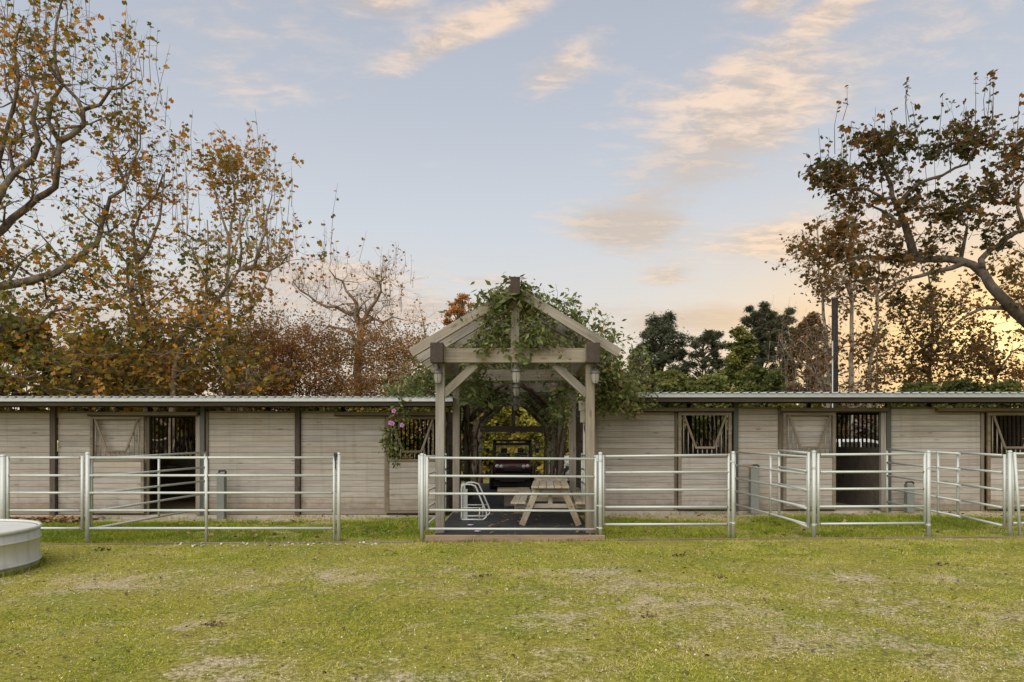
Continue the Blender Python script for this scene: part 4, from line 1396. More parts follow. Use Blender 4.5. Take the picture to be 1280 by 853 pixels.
# ================================================================== ROUND TANK
TC, TR, TH = Vector((-7.69, 8.98, -0.035)), 1.22, 0.575
tank = thing('stock_tank', 'round galvanised water tank with rolled rim at the left picture edge', 'water tank', TC)
h = TH
prof = [(0.0, 0.012), (TR - 0.03, 0.0), (TR, 0.012), (TR, 0.065)]
prof += [(TR, 0.075)] + [(TR + 0.022 * math.sin(math.pi * k / 6), 0.08 + 0.05 * k / 6) for k in range(1, 6)] + [(TR, 0.13)]
prof += [(TR, 0.385)] + [(TR + 0.02 * math.sin(math.pi * k / 6), 0.39 + 0.042 * k / 6) for k in range(1, 6)] + [(TR, 0.435), (TR + 0.006, h - 0.05)]
prof += [(TR - 0.03, h - 0.05), (TR - 0.03, 0.04), (0.0, 0.035)]
MB().lathe(prof, TC, 96).build('tank_wall', M['tank'], tank)
rim = MB().tube([TC + Vector((math.cos(a * math.pi / 48) * (TR + 0.004), math.sin(a * math.pi / 48) * (TR + 0.004), h - 0.022)) for a in range(96)], 0.024, 10, closed=True)
rim.build('rolled_rim', M['tank'], tank)
M['tarp'] = plain('pale_tank_cover', (0.60, 0.61, 0.58), 0.45, 0.15, 0.08, 4)
MB().lathe([(TR - 0.028, h - 0.035), (TR * 0.5, h - 0.03), (0.0, h - 0.028)], TC, 64).build('lid', M['tarp'], tank)
sm = MB().box(tuple(TC + Vector((-1.228, -0.02, 0.02))), tuple(TC + Vector((-1.20, 0.02, 0.53))))
sm.build('seam', M['tank'], tank)


# ================================================================== WATERERS
def waterer(px0, px1, ytop, ybase, lab, spout, dz):
    Y = 15.25
    xa, xb = bx(px0, Y), bx(px1, Y)
    zt = EYE + (HY - ytop) / F * Y
    zb = EYE + (HY - ybase) / F * Y - 0.02
    t = thing('drinker_stand', lab, 'waterer', ((xa + xb) / 2, Y, zb), 0, 'grey drinker stands at the stable wall')
    MB().box((xa, Y - 0.06, zb), (xb, Y + 0.09, zt - 0.06)).build('stand', M['stand'], t, 0.01)
    xm = (xa + xb) / 2
    MB().tube([(xa + 0.02, Y + 0.03, zt - 0.07), (xa + 0.02, Y + 0.03, zt - 0.02), (xb - 0.02, Y + 0.02, zt - 0.01), (xb + 0.02, Y, zt - 0.05)], 0.022, 8).build('pipe_elbow', M['black'], t)
    if spout:
        MB().box((xa - 0.16, Y - 0.04, zt - 0.05), (xa + 0.05, Y + 0.02, zt + 0.0)).tube([(xa - 0.02, Y, zt - 0.03), (xa + 0.0, Y, zt - 0.25)], 0.02, 6).build('lever', M['rust'], t, 0.004)
    return t


M['stand'] = plain('drinker_grey_green', (0.175, 0.19, 0.175), 0.6, 0.1, 0.12, 8)
waterer(272, 281.5, 588, 648, 'grey drinker stand against the left stable wall', False, 0)
waterer(937.5, 948, 581, 641, 'grey drinker stand with rusty lever behind the first right pen divider', True, 0)
waterer(1132.5, 1141.5, 602, 640, 'low grey drinker stand right of the open right stall door', False, 0)


# ================================================================== PICNIC TABLES
def picnic_table(lab, X, Y0, Y1, z0, group, yaw=0.0):
    t = thing('picnic_table', lab, 'picnic table', (X, (Y0 + Y1) / 2, z0), 0, group)
    zt = z0 + 0.755
    n = 5
    wt = 0.72
    for k in range(n):
        x = X - wt / 2 + wt * (k + 0.5) / n
        timber('top_plank', (x, Y0, zt - 0.02), (x, Y1, zt - 0.02), wt / n - 0.008, 0.04, M['table'], t)
    zs = z0 + 0.455
    for s in (-1, 1):
        for k in range(2):
            x = X + s * (0.535 + 0.14 * k)
            timber('seat_plank', (x, Y0 + 0.02, zs - 0.02), (x, Y1 - 0.02, zs - 0.02), 0.138, 0.04, M['table'], t)
    for y, sg in ((Y0 + 0.16, 1), (Y1 - 0.16, -1)):
        for s in (-1, 1):
            timber('leg', (X + s * 0.24, y, zt - 0.045), (X + s * 0.54, y, z0 + 0.005), 0.045, 0.115, M['table'], t, up=(s, 0, 0.4))
        timber('seat_bearer', (X - 0.66, y + sg * 0.047, zs - 0.085), (X + 0.66, y + sg * 0.047, zs - 0.085), 0.04, 0.085, M['table'], t)
        timber('top_bearer', (X - 0.35, y + sg * 0.047, zt - 0.085), (X + 0.35, y + sg * 0.047, zt - 0.085), 0.04, 0.085, M['table'], t)
        timber('centre_brace', (X, y + sg * 0.10, zs - 0.06), (X, y + sg * 0.62, zt - 0.055), 0.085, 0.04, M['table'], t)
        bolts = MB()
        for s in (-1, 1):
            for dx in (-0.03, 0.03):
                bolts.tube([(X + s * 0.43 + dx, y - 0.03, zs - 0.085), (X + s * 0.43 + dx, y - 0.022, zs - 0.085)], 0.011, 6)
        bolts.build('bolts', M['black'], t)
    t.rotation_euler = (0, 0, yaw)
    return t


tx = 0.765
picnic_table('nearer weathered picnic table just behind the pergola gate', tx, 12.75, 14.6, 0.105, 'picnic tables under the pergola', math.radians(-3.0))
picnic_table('farther picnic table standing end to end behind the nearer one', bx(688.5, 15.8), 15.15, 17.0, 0.105, 'picnic tables under the pergola')
# low slab table on blocks, left of the tables
t = thing('low_slab_table', 'low pale slab table on a block, left of the picnic tables', 'low table', (0.0, 17.0, 0.105))
for k in range(3):
    timber('slab_plank', (bx(622, 17.0), 16.7 + .26 * k, 0.50), (bx(657, 17.0), 16.7 + .26 * k, 0.50), 0.25, 0.06, M['table'], t)
MB().box((bx(630, 17.), 16.75, 0.105), (bx(650, 17.), 17.1, 0.47)).build('block', M['dark_plank'], t, 0.01)
t = thing('wooden_step_box', 'small wooden step box between the low slab table and the nearer picnic table', 'box', (bx(651, 15.2), 15.2, 0.105))
bxm = MB().box((bx(643, 15.2), 15.0, 0.105), (bx(660, 15.2), 15.4, 0.42))
bxm.build('box_body', M['timber'], t, 0.01)
timber('lid_board', (bx(642, 15.2), 15.2, 0.44), (bx(661, 15.2), 15.2, 0.44), 0.44, 0.04, M['timber'], t)

# ================================================================== MOUNTING RAILS (galvanised step frame)
t = thing('mounting_frame', 'galvanised tube mounting frame standing against the left inner side of the pergola', 'step frame', (-0.9, 14.1, 0.105))
for (Y, dx, dzz) in ((13.75, 0, 0.0), (14.4, 0.07, 0.0)):
    s = F / Y
    P2 = lambda px, z: Vector(((px - CX) / s + dx, Y, z + dzz))
    zz = 0.125
    path = [P2(577, zz), P2(577, 0.55), P2(577, 0.78), P2(580, 0.83), P2(589, 0.83), P2(594, 0.80), P2(600, 0.58), P2(606.5, 0.33), P2(608.5, 0.24), P2(607.5, 0.17), P2(604, zz), P2(595, zz)]
    MB().tube(smooth_path(path, 0.05), 0.017, 8).tube([P2(577, zz), P2(604, zz)], 0.017, 8).tube([P2(599.5, zz), P2(599.5, 0.36)], 0.013, 8).tube([P2(578, 0.36), P2(604.5, 0.36)], 0.011, 8).build('side_rail', M['galv'], t)
MB().box(((578 - CX) / F * 13.75, 13.79, 0.14), ((578 - CX) / F * 13.75 + 0.10, 13.80, 0.74)).build('back_plate', M['fascia'], t)
MB().tube([((577 - CX) / F * 13.75, 13.75, 0.82), ((577 - CX) / F * 13.75 + .03, 14.35, 0.84)], 0.02, 8).build('cross_rail', M['galv'], t)

# ================================================================== UTILITY CART
UX, UY = bx(640.5, 22.4), 22.4
utv = thing('utility_cart', 'dark red off-road utility cart with roof, parked under the far end of the pergola', 'utility cart', (UX, UY + 1.4, 0.1))
G = 0.10
def wheel(X, Y, R, w, par):
    c = Vector((X, Y, G + R))
    ty = MB().lathe([(R * 0.55, -w / 2), (R * 0.9, -w / 2), (R, -w * 0.32), (R, w * 0.32), (R * 0.9, w / 2), (R * 0.55, w / 2)], c, 20, 'X')
    for k in range(20):
        a = k * math.pi / 10
        p = c + Vector((0, math.cos(a) * R, math.sin(a) * R))
        ty.box((p.x - w * 0.42, p.y - 0.02, p.z - 0.02), (p.x + w * 0.42, p.y + 0.02, p.z + 0.02))
    tyo = ty.build('wheel', M['tyre'], par)
    MB().lathe([(0.0, -w * 0.3), (R * 0.3, -w * 0.34), (R * 0.56, -w * 0.42), (R * 0.56, w * 0.42), (R * 0.3, w * 0.34), (0.0, w * 0.3)], c, 14, 'X').build('rim', M['lamp_metal'], tyo)
for sx_i in (-1, 1):
    for yy in (UY + 0.45, UY + 2.35):
        wheel(UX + sx_i * 0.64, yy, 0.32, 0.25, utv)
bd = MB()
bd.prism([(-0.02, 0.55), (0.0, 0.92), (0.10, 1.03), (0.75, 1.14), (0.80, 0.62), (0.5, 0.55)], 'X', 0, 0)
hood = MB().prism([(UY + 0.0, 0.66), (UY - 0.03, 0.84), (UY + 0.06, 0.98), (UY + 0.78, 1.16), (UY + 0.82, 0.66)], 'X', UX - 0.60, UX + 0.60)
hood.build('hood', M['utv_red'], utv, 0.03)
gr = MB().box((UX - 0.58, UY - 0.05, 0.42), (UX + 0.58, UY + 0.25, 0.655)).box((UX - 0.4, UY - 0.09, 0.36), (UX + 0.4, UY - 0.04, 0.60))
gr.box((UX - 0.62, UY + 0.1, 0.2), (UX + 0.62, UY + 0.2, 0.44))
gr.build('front_bumper', M['black'], utv, 0.02)
MB().box((UX - 0.30, UY - 0.055, 0.72), (UX + 0.30, UY + 0.0, 0.84)).build('grille', M['black'], utv, 0.01)
MB().box((UX - 0.12, UY - 0.02, 0.885), (UX - 0.03, UY + 0.06, 0.905)).box((UX - 0.01, UY - 0.02, 0.885), (UX + 0.11, UY + 0.06, 0.91)).build('hood_mark', M['red_mark'], utv)
for sx_i in (-1, 1):
    for dxx in (0.37, 0.50):
        hl = MB().lathe([(0.0, -0.03), (0.045, -0.025), (0.062, 0.0), (0.062, 0.06)], (UX + sx_i * dxx, UY - 0.02, 0.875 + (dxx - 0.37) * 0.12), 12, 'Y')
        hl.build('headlight', M['headlight'], utv)
    fd = MB()
    fd.tube([(UX + sx_i * 0.66, UY + 0.45 + 0.40 * math.cos(a), G + 0.34 + 0.42 * math.sin(a)) for a in [k * math.pi / 8 for k in range(9)]], 0.05, 6)
    fd.build('fender', M['black'], utv)
MB().box((UX - 0.62, UY + 0.8, 0.38), (UX + 0.62, UY + 2.6, 0.62)).box((UX - 0.64, UY + 1.9, 0.62), (UX + 0.64, UY + 2.9, 0.95)).build('body_tub', M['black'], utv, 0.02)
cage = MB()
for sx_i in (-1, 1):
    cage.tube(smooth_path([(UX + sx_i * 0.66, UY + 0.72, 1.10), (UX + sx_i * 0.63, UY + 1.02, 1.62), (UX + sx_i * 0.60, UY + 1.15, 1.70), (UX + sx_i * 0.60, UY + 1.9, 1.70), (UX + sx_i * 0.62, UY + 2.05, 1.62), (UX + sx_i * 0.64, UY + 2.1, 0.9)], 0.1), 0.04, 8)
cage.tube([(UX - 0.63, UY + 1.0, 1.60), (UX + 0.63, UY + 1.0, 1.60)], 0.035, 8).tube([(UX - 0.62, UY + 2.05, 1.62), (UX + 0.62, UY + 2.05, 1.62)], 0.035, 8).tube([(UX - 0.65, UY + 0.74, 1.15), (UX + 0.65, UY + 0.74, 1.15)], 0.035, 8)
cage.build('roll_cage', M['black'], utv)
MB().box((UX - 0.68, UY + 0.98, 1.70), (UX + 0.68, UY + 2.15, 1.765)).build('roof', M['black'], utv, 0.025)
MB().box((UX - 0.60, 0, 0), (UX + 0.60, 0.006, 0.52), Matrix.Rotation(math.radians(-29), 3, 'X'), (UX, 0, 0)).build('windscreen', M['windscreen'], utv)
ws = utv.children[-1]
ws.location = Vector((0, UY + 0.735 - (0 - 0), 1.15)) - Vector((0, 0, 0))
ws.location = Vector((0, UY + 0.735, 1.15))
for sx_i in (-1, 1):
    sb = MB().box((UX + sx_i * 0.3 - 0.24, UY + 1.45, 0.66), (UX + sx_i * 0.3 + 0.24, UY + 1.9, 0.80)).box((UX + sx_i * 0.3 - 0.22, UY + 1.85, 0.78), (UX + sx_i * 0.3 + 0.22, UY + 1.97, 1.28))
    so = sb.build('seat', M['black'], utv, 0.03)
    MB().box((UX + sx_i * 0.3 - 0.12, UY + 1.86, 1.29), (UX + sx_i * 0.3 + 0.12, UY + 1.95, 1.46)).build('headrest', M['black'], so, 0.03)
    MB().tube([(UX + sx_i * 0.66, UY + 0.9, 1.38), (UX + sx_i * 0.84, UY + 0.88, 1.40)], 0.014, 6).box((UX + sx_i * 0.84 - 0.065, UY + 0.86, 1.31), (UX + sx_i * 0.84 + 0.065, UY + 0.91, 1.47)).build('mirror', M['black'], utv, 0.008)
swc = Vector((UX + 0.3, UY + 1.2, 1.17))
MB().tube([swc + Vector((math.cos(a) * 0.18, math.sin(a) * 0.07, math.sin(a) * 0.17)) for a in [k * math.pi / 9 for k in range(18)]], 0.016, 6, closed=True).tube([swc, swc + Vector((0, -0.35, -0.12))], 0.02, 6).tube([swc + Vector((-.17, 0, 0)), swc + Vector((.17, 0, 0))], 0.012, 6).build('steering_wheel', M['black'], utv)


# ================================================================== CARS BEYOND
def car(lab, X, Y, rz, z0):
    t = thing('parked_car', lab, 'car', (X, Y, z0), rz, 'cars parked behind the stables')
    def B(mb, name, mt, par, bev=0.0):
        o = mb.build(name, mt, None, bev)
        o.parent = par
        return o
    body = MB().prism([(-2.3, 0.35), (-2.32, 0.75), (-2.2, 0.98), (-1.15, 1.08), (-1.0, 1.08), (1.9, 1.08), (2.2, 1.02), (2.3, 0.7), (2.28, 0.35), (1.85, 0.30), (-1.9, 0.30)], 'Y', -0.88, 0.88)
    bo = B(body, 'body', M['white_paint'], t, 0.05)
    B(MB().prism([(-1.05, 1.07), (-0.35, 1.60), (0.0, 1.68), (1.6, 1.66), (2.05, 1.10), (2.05, 1.07)], 'Y', -0.80, 0.80), 'cabin', M['white_paint'], t, 0.05)
    g = MB()
    for s in (-1, 1):
        for poly in ([(-0.82, 1.13), (-0.28, 1.53), (0.22, 1.56), (0.22, 1.13)], [(0.32, 1.13), (0.32, 1.56), (1.05, 1.56), (1.05, 1.13)], [(1.15, 1.13), (1.15, 1.55), (1.5, 1.53), (1.82, 1.13)]):
            g.prism(poly, 'Y', s * 0.80 - 0.006, s * 0.80 + 0.006)
    B(g, 'side_glass', M['car_glass'], t)
    B(MB().add([(-1.045, -0.7, 1.12), (-1.045, 0.7, 1.12), (-0.40, 0.66, 1.60), (-0.40, -0.66, 1.60)], [(0, 1, 2, 3)]), 'windscreen', M['car_glass'], t)
    for x in (-1.45, 1.4):
        for s in (-1, 1):
            c = Vector((x, s * 0.80, 0.34))
            w = B(MB().lathe([(0.2, -0.11), (0.32, -0.11), (0.345, -0.06), (0.345, 0.06), (0.32, 0.11), (0.2, 0.11)], c, 18, 'Y'), 'wheel', M['tyre'], t)
            B(MB().lathe([(0.0, -0.09), (0.21, -0.10), (0.21, 0.10), (0.0, 0.09)], c, 14, 'Y'), 'rim', M['fascia'], w)
    for s in (-1, 1):
        B(MB().box((-2.33, s * 0.62 - 0.16, 0.72), (-2.22, s * 0.62 + 0.16, 0.86)), 'headlight', M['headlight'], t, 0.02)
        B(MB().box((2.22, s * 0.66 - 0.1, 0.74), (2.32, s * 0.66 + 0.1, 0.95)), 'tail_light', M['red_mark'], t, 0.02)
        B(MB().box((-0.85, s * 0.92 - 0.07, 1.06), (-0.72, s * 0.92 + 0.07, 1.19)), 'mirror', M['white_paint'], t, 0.02)
    return t


car('white car parked behind the pergola, right of the utility cart', 3.75, 27.9, 0.0, 0.05)
car('white car parked behind the right stable, seen through the open stall', 13.7, 27.0, math.radians(180), 0.12)

# ================================================================== THINGS IN THE STALL
t = thing('hose_reel', 'dark coiled hose and barrow lying inside the open right stall', 'hose', (bx(1076, 17.2), 17.2, 0.13))
c = Vector((bx(1079, 17.2), 17.2, 0.13))
hz = MB()
hz.tube(smooth_path([c + Vector((-.5, .2, .55)), c + Vector((-.42, .15, .78)), c + Vector((-.3, .1, .8)), c + Vector((-.15, 0, .55)), c + Vector((.1, -.05, .38))], 0.06), 0.02, 6)
hz.build('handle', M['black'], t)
for k in range(4):
    MB().tube([c + Vector((0.12 + math.cos(a) * (0.34 - .04 * k), math.sin(a) * (0.25), 0.20 + 0.05 * k)) for a in [j * math.pi / 10 for j in range(20)]], 0.02, 6, closed=True).build('hose_coil', M['hose'], t)
for dx in (-0.05, 0.14):
    MB().lathe([(0.0, -0.03), (0.08, -0.03), (0.10, 0.0), (0.08, 0.03), (0, 0.03)], c + Vector((dx - .1, -.25, 0.10)), 12, 'Y').build('wheel', M['galv'], t)
MB().box(tuple(c + Vector((-.15, -.12, .10))), tuple(c + Vector((.42, .3, .2)))).build('tray', M['black'], t, 0.02)

# ================================================================== POLES
pY = 27.0
X = bx(1043.5, pY)
t = thing('utility_pole', 'dark wooden utility pole rising behind the right stable roof', 'pole', (X, pY, 0.1))
zt = EYE + (HY - 372) / F * pY
MB().tube([(X, pY, -0.2), (X, pY, zt)], [0.135, 0.115], 14).build('pole_shaft', M['pole'], t)
MB().lathe([(0.135, zt - 0.06), (0.14, zt), (0.0, zt + 0.03)], (X, pY, 0), 12).build('pole_top', M['lamp_metal'], t)
X = bx(1039.2, pY - .2)
t = thing('white_pipe_pole', 'thin white pipe standing close against the dark utility pole', 'pole', (X, pY - .3, 0.1))
MB().tube([(X, pY - .3, 0.0), (X, pY - .3, EYE + (HY - 428) / F * pY)], 0.026, 8).build('pipe_shaft', M['galv'], t)


# ================================================================== TREES
def vnoise(pts, s, seed):
    return np.array([mnoise.noise(Vector((p[0] * s + seed, p[1] * s, p[2] * s - seed))) for p in pts])


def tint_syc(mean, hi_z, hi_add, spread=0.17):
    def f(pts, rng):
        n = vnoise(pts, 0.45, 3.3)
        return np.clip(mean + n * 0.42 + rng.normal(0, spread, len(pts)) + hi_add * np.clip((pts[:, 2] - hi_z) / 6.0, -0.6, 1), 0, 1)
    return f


def path_px(lst, Y, seed=0, dy=0.9):
    """limb run through the place: each joint (px, py[, depth offset])"""
    rr = random.Random(seed)
    out, off = [], 0.0
    for i, p in enumerate(lst):
        if len(p) > 2:
            off = p[2]
        else:
            off += rr.uniform(-dy, dy) * 0.5
        out.append(W(p[0], p[1], Y + off))
    return out


# ---- great sycamore at the far left
Y1 = 22.5
s = Skel(101)
s.limb(path_px([(-75, 640, 0), (-58, 500, 0), (-45, 400, 0), (-25, 310, 0), (-5, 255), (18, 218), (42, 200), (49, 178), (40, 150), (46, 120)], Y1, 1), 0.32, 0.07, 12)
s.limb(path_px([(-25, 310, 0), (15, 275), (45, 248), (70, 234), (73, 205), (73, 178), (60, 152), (64, 126), (78, 106), (70, 80), (69, 45), (75, 12), (80, -25)], Y1, 2), 0.15, 0.025, 10)
s.limb(path_px([(73, 178, .4), (92, 168), (103, 157), (104, 140), (97, 124), (82, 108), (70, 96), (58, 70), (40, 40)], Y1, 3), 0.10, 0.02, 8)
s.limb(path_px([(104, 138, .6), (124, 131), (138, 112), (152, 110), (170, 100)], Y1, 4), 0.07, 0.025, 8)
s.limb(path_px([(-40, 385, 0), (-10, 362), (30, 352), (68, 342), (98, 322), (121, 304), (128, 278), (137, 248), (154, 236), (150, 215), (140, 190)], Y1, 5, 1.2), 0.18, 0.03, 10)
s.limb(path_px([(154, 236, .5), (164, 205), (176, 185), (178, 160), (172, 140)], Y1, 6), 0.05, 0.02, 6)
s.limb(path_px([(-50, 440, 0), (-10, 428), (25, 417), (50, 409), (65, 390), (90, 384)], Y1, 7), 0.11, 0.03, 8)
s.limb(path_px([(-55, 480, 0), (-15, 476), (10, 470), (30, 474), (50, 466)], Y1, 8), 0.10, 0.03, 8)
s.limb(path_px([(-10, 255, .5), (-2, 200), (12, 150), (25, 100), (18, 60), (30, 20)], Y1, 9), 0.10, 0.03, 8)
s.limb(path_px([(18, 218, .5), (12, 180), (30, 165), (20, 135), (8, 110), (5, 80)], Y1, 10), 0.07, 0.025, 8)
s.sprouts(130, (1.0, 2.3), 2, leafp=0.42, kids=3, leafn=5, spread=0.16)
# heavy low boughs with many leaves
for k in range(150):
    p = W(s.r.uniform(-70, 185) - 20, 492 - 190 * s.r.random() ** 1.7, Y1 + s.r.uniform(-1.6, 2.0))
    s.branch(p, Vector((s.r.gauss(0, 1), s.r.gauss(0, 1), s.r.gauss(0, .5))), s.r.uniform(0.8, 1.7), 0.02, 1, leafp=0.85, kids=4, leafn=7, spread=0.3)
s.shoots(70, (1.0, 2.6), 4, 6.0)
s.finish('sycamore_tree', 'huge crooked sycamore with gold and olive leaves at the far left', W(-75, 640, Y1), M['bark_mid'], M['leaf_syc'], tint_syc(0.34, 6.5, 0.12, 0.22), 0.165, cap=21000)

# ---- second left sycamore
Y2 = 25.5
s = Skel(202)
s.limb(path_px([(186, 640, 0), (184, 500), (182, 440), (181, 392), (174, 350), (170, 315), (168, 290), (176, 262), (195, 245), (204, 218)], Y2, 1), 0.17, 0.03, 10)
s.limb(path_px([(181, 392, 0), (160, 360), (158, 330), (140, 305), (133, 280)], Y2, 2), 0.10, 0.02, 8)
s.limb(path_px([(172, 330, 0), (190, 300), (200, 275), (203, 240), (206, 215)], Y2, 3), 0.09, 0.02, 8)
s.limb(path_px([(183, 430, 0), (163, 385), (165, 350)], Y2, 4), 0.10, 0.03, 8)
s.sprouts(72, (0.9, 2.0), 2, leafp=0.38, kids=3, leafn=5, spread=0.2)
for k in range(100):
    p = W(s.r.uniform(95, 270), 492 - 130 * s.r.random() ** 1.6, Y2 + s.r.uniform(-1.5, 1.5))
    s.branch(p, Vector((s.r.gauss(0, 1), s.r.gauss(0, 1), s.r.gauss(0, .5))), s.r.uniform(0.8, 1.6), 0.02, 1, leafp=0.85, kids=4, leafn=7, spread=0.3)
s.shoots(26, (1.0, 2.2), 3, 8.0)
s.finish('sycamore_tree', 'pale twisting sycamore trunk with olive leaves, second from the left', W(186, 640, Y2), M['bark'], M['leaf_syc'], tint_syc(0.38, 6.0, 0.14, 0.2), 0.17, cap=10000)

# ---- third left sycamore: bold limb leaning right
Y3 = 24.0
s = Skel(303)
s.limb(path_px([(212, 640, 0), (216, 500), (222, 440), (226, 421), (244, 408), (263, 390), (272, 372), (288, 354), (300, 336), (302, 312), (297, 292), (300, 265)], Y3, 1, 0.6), 0.165, 0.03, 10)
s.limb(path_px([(301, 337, 0), (318, 336), (336, 339), (350, 330), (362, 315)], Y3, 2), 0.08, 0.02, 8)
s.limb(path_px([(318, 336, 0), (323, 315), (331, 292), (333, 268), (340, 245)], Y3, 3), 0.07, 0.02, 8)
s.limb(path_px([(258, 394, 0), (258, 350), (260, 310), (259, 275)], Y3, 4), 0.055, 0.02, 6)
s.limb(path_px([(258, 350, 0), (245, 325), (233, 300), (222, 282)], Y3, 5), 0.05, 0.015, 6)
s.limb(path_px([(224, 430, 0), (214, 412), (210, 395)], Y3, 6), 0.08, 0.03, 6)
s.sprouts(60, (0.8, 1.8), 2, leafp=0.36, kids=3, leafn=5, spread=0.2)
for k in range(85):
    p = W(s.r.uniform(195, 330), 492 - 110 * s.r.random() ** 1.5, Y3 + s.r.uniform(-1.2, 1.6))
    s.branch(p, Vector((s.r.gauss(0, 1), s.r.gauss(0, 1), s.r.gauss(0, .5))), s.r.uniform(0.7, 1.5), 0.02, 1, leafp=0.85, kids=4, leafn=7, spread=0.3)
s.shoots(40, (1.0, 2.4), 3, 7.0)
s.finish('sycamore_tree', 'sycamore with one thick bare limb leaning right behind the left stable', W(212, 640, Y3), M['bark'], M['leaf_syc'], tint_syc(0.42, 6.0, 0.10, 0.2), 0.16, cap=8000)

# ---- tall slim tree with a glowing orange top
Y4 = 28.5
s = Skel(404)
s.limb(path_px([(284, 640, 0), (286, 480), (286, 400), (285, 330), (290, 280), (294, 245), (289, 215), (286, 185)], Y4, 1, 0.3), 0.16, 0.03, 8)
s.limb(path_px([(287, 330, 0), (300, 290), (312, 255), (316, 225)], Y4, 2), 0.06, 0.02, 6)
s.limb(path_px([(288, 300, 0), (275, 265), (268, 235), (262, 205)], Y4, 3), 0.06, 0.02, 6)
s.sprouts(34, (0.8, 1.7), 2, t0=0.5, leafp=0.5, kids=3, leafn=5, spread=0.18)
for k in range(32):
    p = W(s.r.gauss(284, 15), s.r.gauss(218, 17), Y4 + s.r.uniform(-.8, .8))
    s.branch(p, Vector((s.r.gauss(0, 1), s.r.gauss(0, 1), s.r.gauss(0.4, .5))), s.r.uniform(0.5, 1.1), 0.014, 1, leafp=0.7, kids=3, leafn=6, spread=0.2)
s.shoots(14, (0.8, 1.6), 3, 11)
s.finish('slim_tree', 'slim tall tree with glowing orange leaves at its top', W(284, 640, Y4), M['bark_pale'], M['leaf_syc'], tint_syc(0.50, 9.5, 0.30), 0.18, cap=4200)
s = Skel(405)
s.limb(path_px([(300, 640, 0), (301, 470), (306, 430), (313, 390), (318, 340), (326, 300)], 27.0, 1, 0.3), 0.13, 0.02, 8)
s.limb(path_px([(313, 390, 0), (335, 350), (345, 315)], 27.0, 2), 0.05, 0.015, 6)
s.sprouts(34, (0.8, 1.8), 2, leafp=0.35, kids=3, leafn=5, spread=0.2)
s.shoots(26, (0.8, 2.0), 3, 7.0)
s.finish('slim_tree', 'slim pale trunk with thin olive leaves, right of the orange-topped tree', W(300, 640, 27.0), M['bark_pale'], M['leaf_syc'], tint_syc(0.5, 7.0, 0.10), 0.18, cap=3500)

# ---- bare twisted sycamore left of the pergola
Y6 = 33.0
s = Skel(606)
s.limb(path_px([(447, 640, 0), (447, 500), (448, 448), (450, 420), (452, 405)], Y6, 1, 0.2), 0.30, 0.17, 10)
s.limb(path_px([(452, 405, 0), (446, 395), (433, 391), (420, 383), (408, 384), (395, 376), (386, 370), (376, 363), (366, 352)], Y6, 2, 0.6), 0.12, 0.03, 8)
s.limb(path_px([(450, 408, 0), (444, 396), (446, 380), (440, 372), (432, 364), (428, 352), (419, 348), (412, 338)], Y6, 3, 0.6), 0.12, 0.025, 8)
s.limb(path_px([(452, 408, 0), (456, 398), (462, 388), (472, 374), (477, 364), (474, 352), (482, 345)], Y6, 4, 0.6), 0.12, 0.03, 8)
s.limb(path_px([(455, 404, 0), (468, 400), (480, 404), (492, 396), (504, 400)], Y6, 5, 0.6), 0.09, 0.025, 8)
s.limb(path_px([(449, 430, 0), (432, 412), (412, 408), (400, 416)], Y6, 6, 0.6), 0.09, 0.025, 8)
s.sprouts(105, (0.8, 1.8), 2, leafp=0.06, kids=4, leafn=3, spread=0.2, wig=0.4)
s.shoots(50, (0.6, 1.5), 3, 7.5)
s.finish('bare_tree', 'nearly bare twisting sycamore standing left of the pergola', W(447, 640, Y6), M['bark_warm'], M['leaf_rust'], tint_syc(0.3, 8, 0), 0.15, cap=2200)
s = Skel(607)
s.limb(path_px([(530, 640, 0), (532, 470), (531, 420), (528, 398)], 36.0, 1, 0.2), 0.12, 0.03, 8)
s.limb(path_px([(531, 440, 0), (524, 425), (520, 418)], 36.0, 2), 0.05, 0.015, 6)
s.sprouts(16, (0.7, 1.3), 1, leafp=0.05, kids=3, leafn=2, wig=0.4)
s.finish('bare_tree', 'small leafless tree just left of the pergola roof', W(530, 640, 36.0), M['bark'], M['leaf_rust'], tint_syc(0.3, 8, 0), 0.12)

# ---- great right sycamore, its trunk just outside the picture
Y8 = 21.5
s = Skel(808)
s.limb(path_px([(1425, 660, 0), (1380, 560, 0), (1330, 460, 0), (1281, 398, 0), (1252, 372), (1231, 344), (1216, 332), (1203, 327), (1185, 324), (1162, 327), (1132, 322), (1100, 322), (1073, 322), (1048, 328), (1025, 337)], Y8, 1, 0.9), 0.40, 0.03, 12, 0.35)
s.limb(path_px([(1142, 322, 0), (1137, 299), (1130, 278), (1122, 260), (1116, 246), (1114, 232), (1107, 216), (1099, 198), (1100, 180)], Y8, 2, 0.6), 0.14, 0.03, 9)
s.limb(path_px([(1122, 258, 0), (1132, 244), (1146, 232), (1162, 225), (1179, 219), (1195, 211), (1207, 204), (1214, 195), (1222, 178)], Y8, 3, 0.8), 0.07, 0.025, 8)
s.limb(path_px([(1116, 248, 0), (1106, 249), (1096, 244), (1085, 238), (1074, 234), (1060, 236), (1045, 228)], Y8, 4, 0.7), 0.06, 0.02, 8)
s.limb(path_px([(1126, 284, 0), (1114, 271), (1103, 263), (1088, 256), (1075, 250)], Y8, 5), 0.07, 0.02, 7)
s.limb(path_px([(1226, 337, 0), (1228, 323), (1236, 315), (1247, 309), (1262, 298), (1281, 285), (1300, 262)], Y8, 6), 0.11, 0.04, 9)
s.limb(path_px([(1203, 330, 0), (1188, 337), (1168, 341), (1149, 345), (1134, 348), (1121, 354), (1110, 362), (1098, 372)], Y8, 7), 0.09, 0.02, 8)
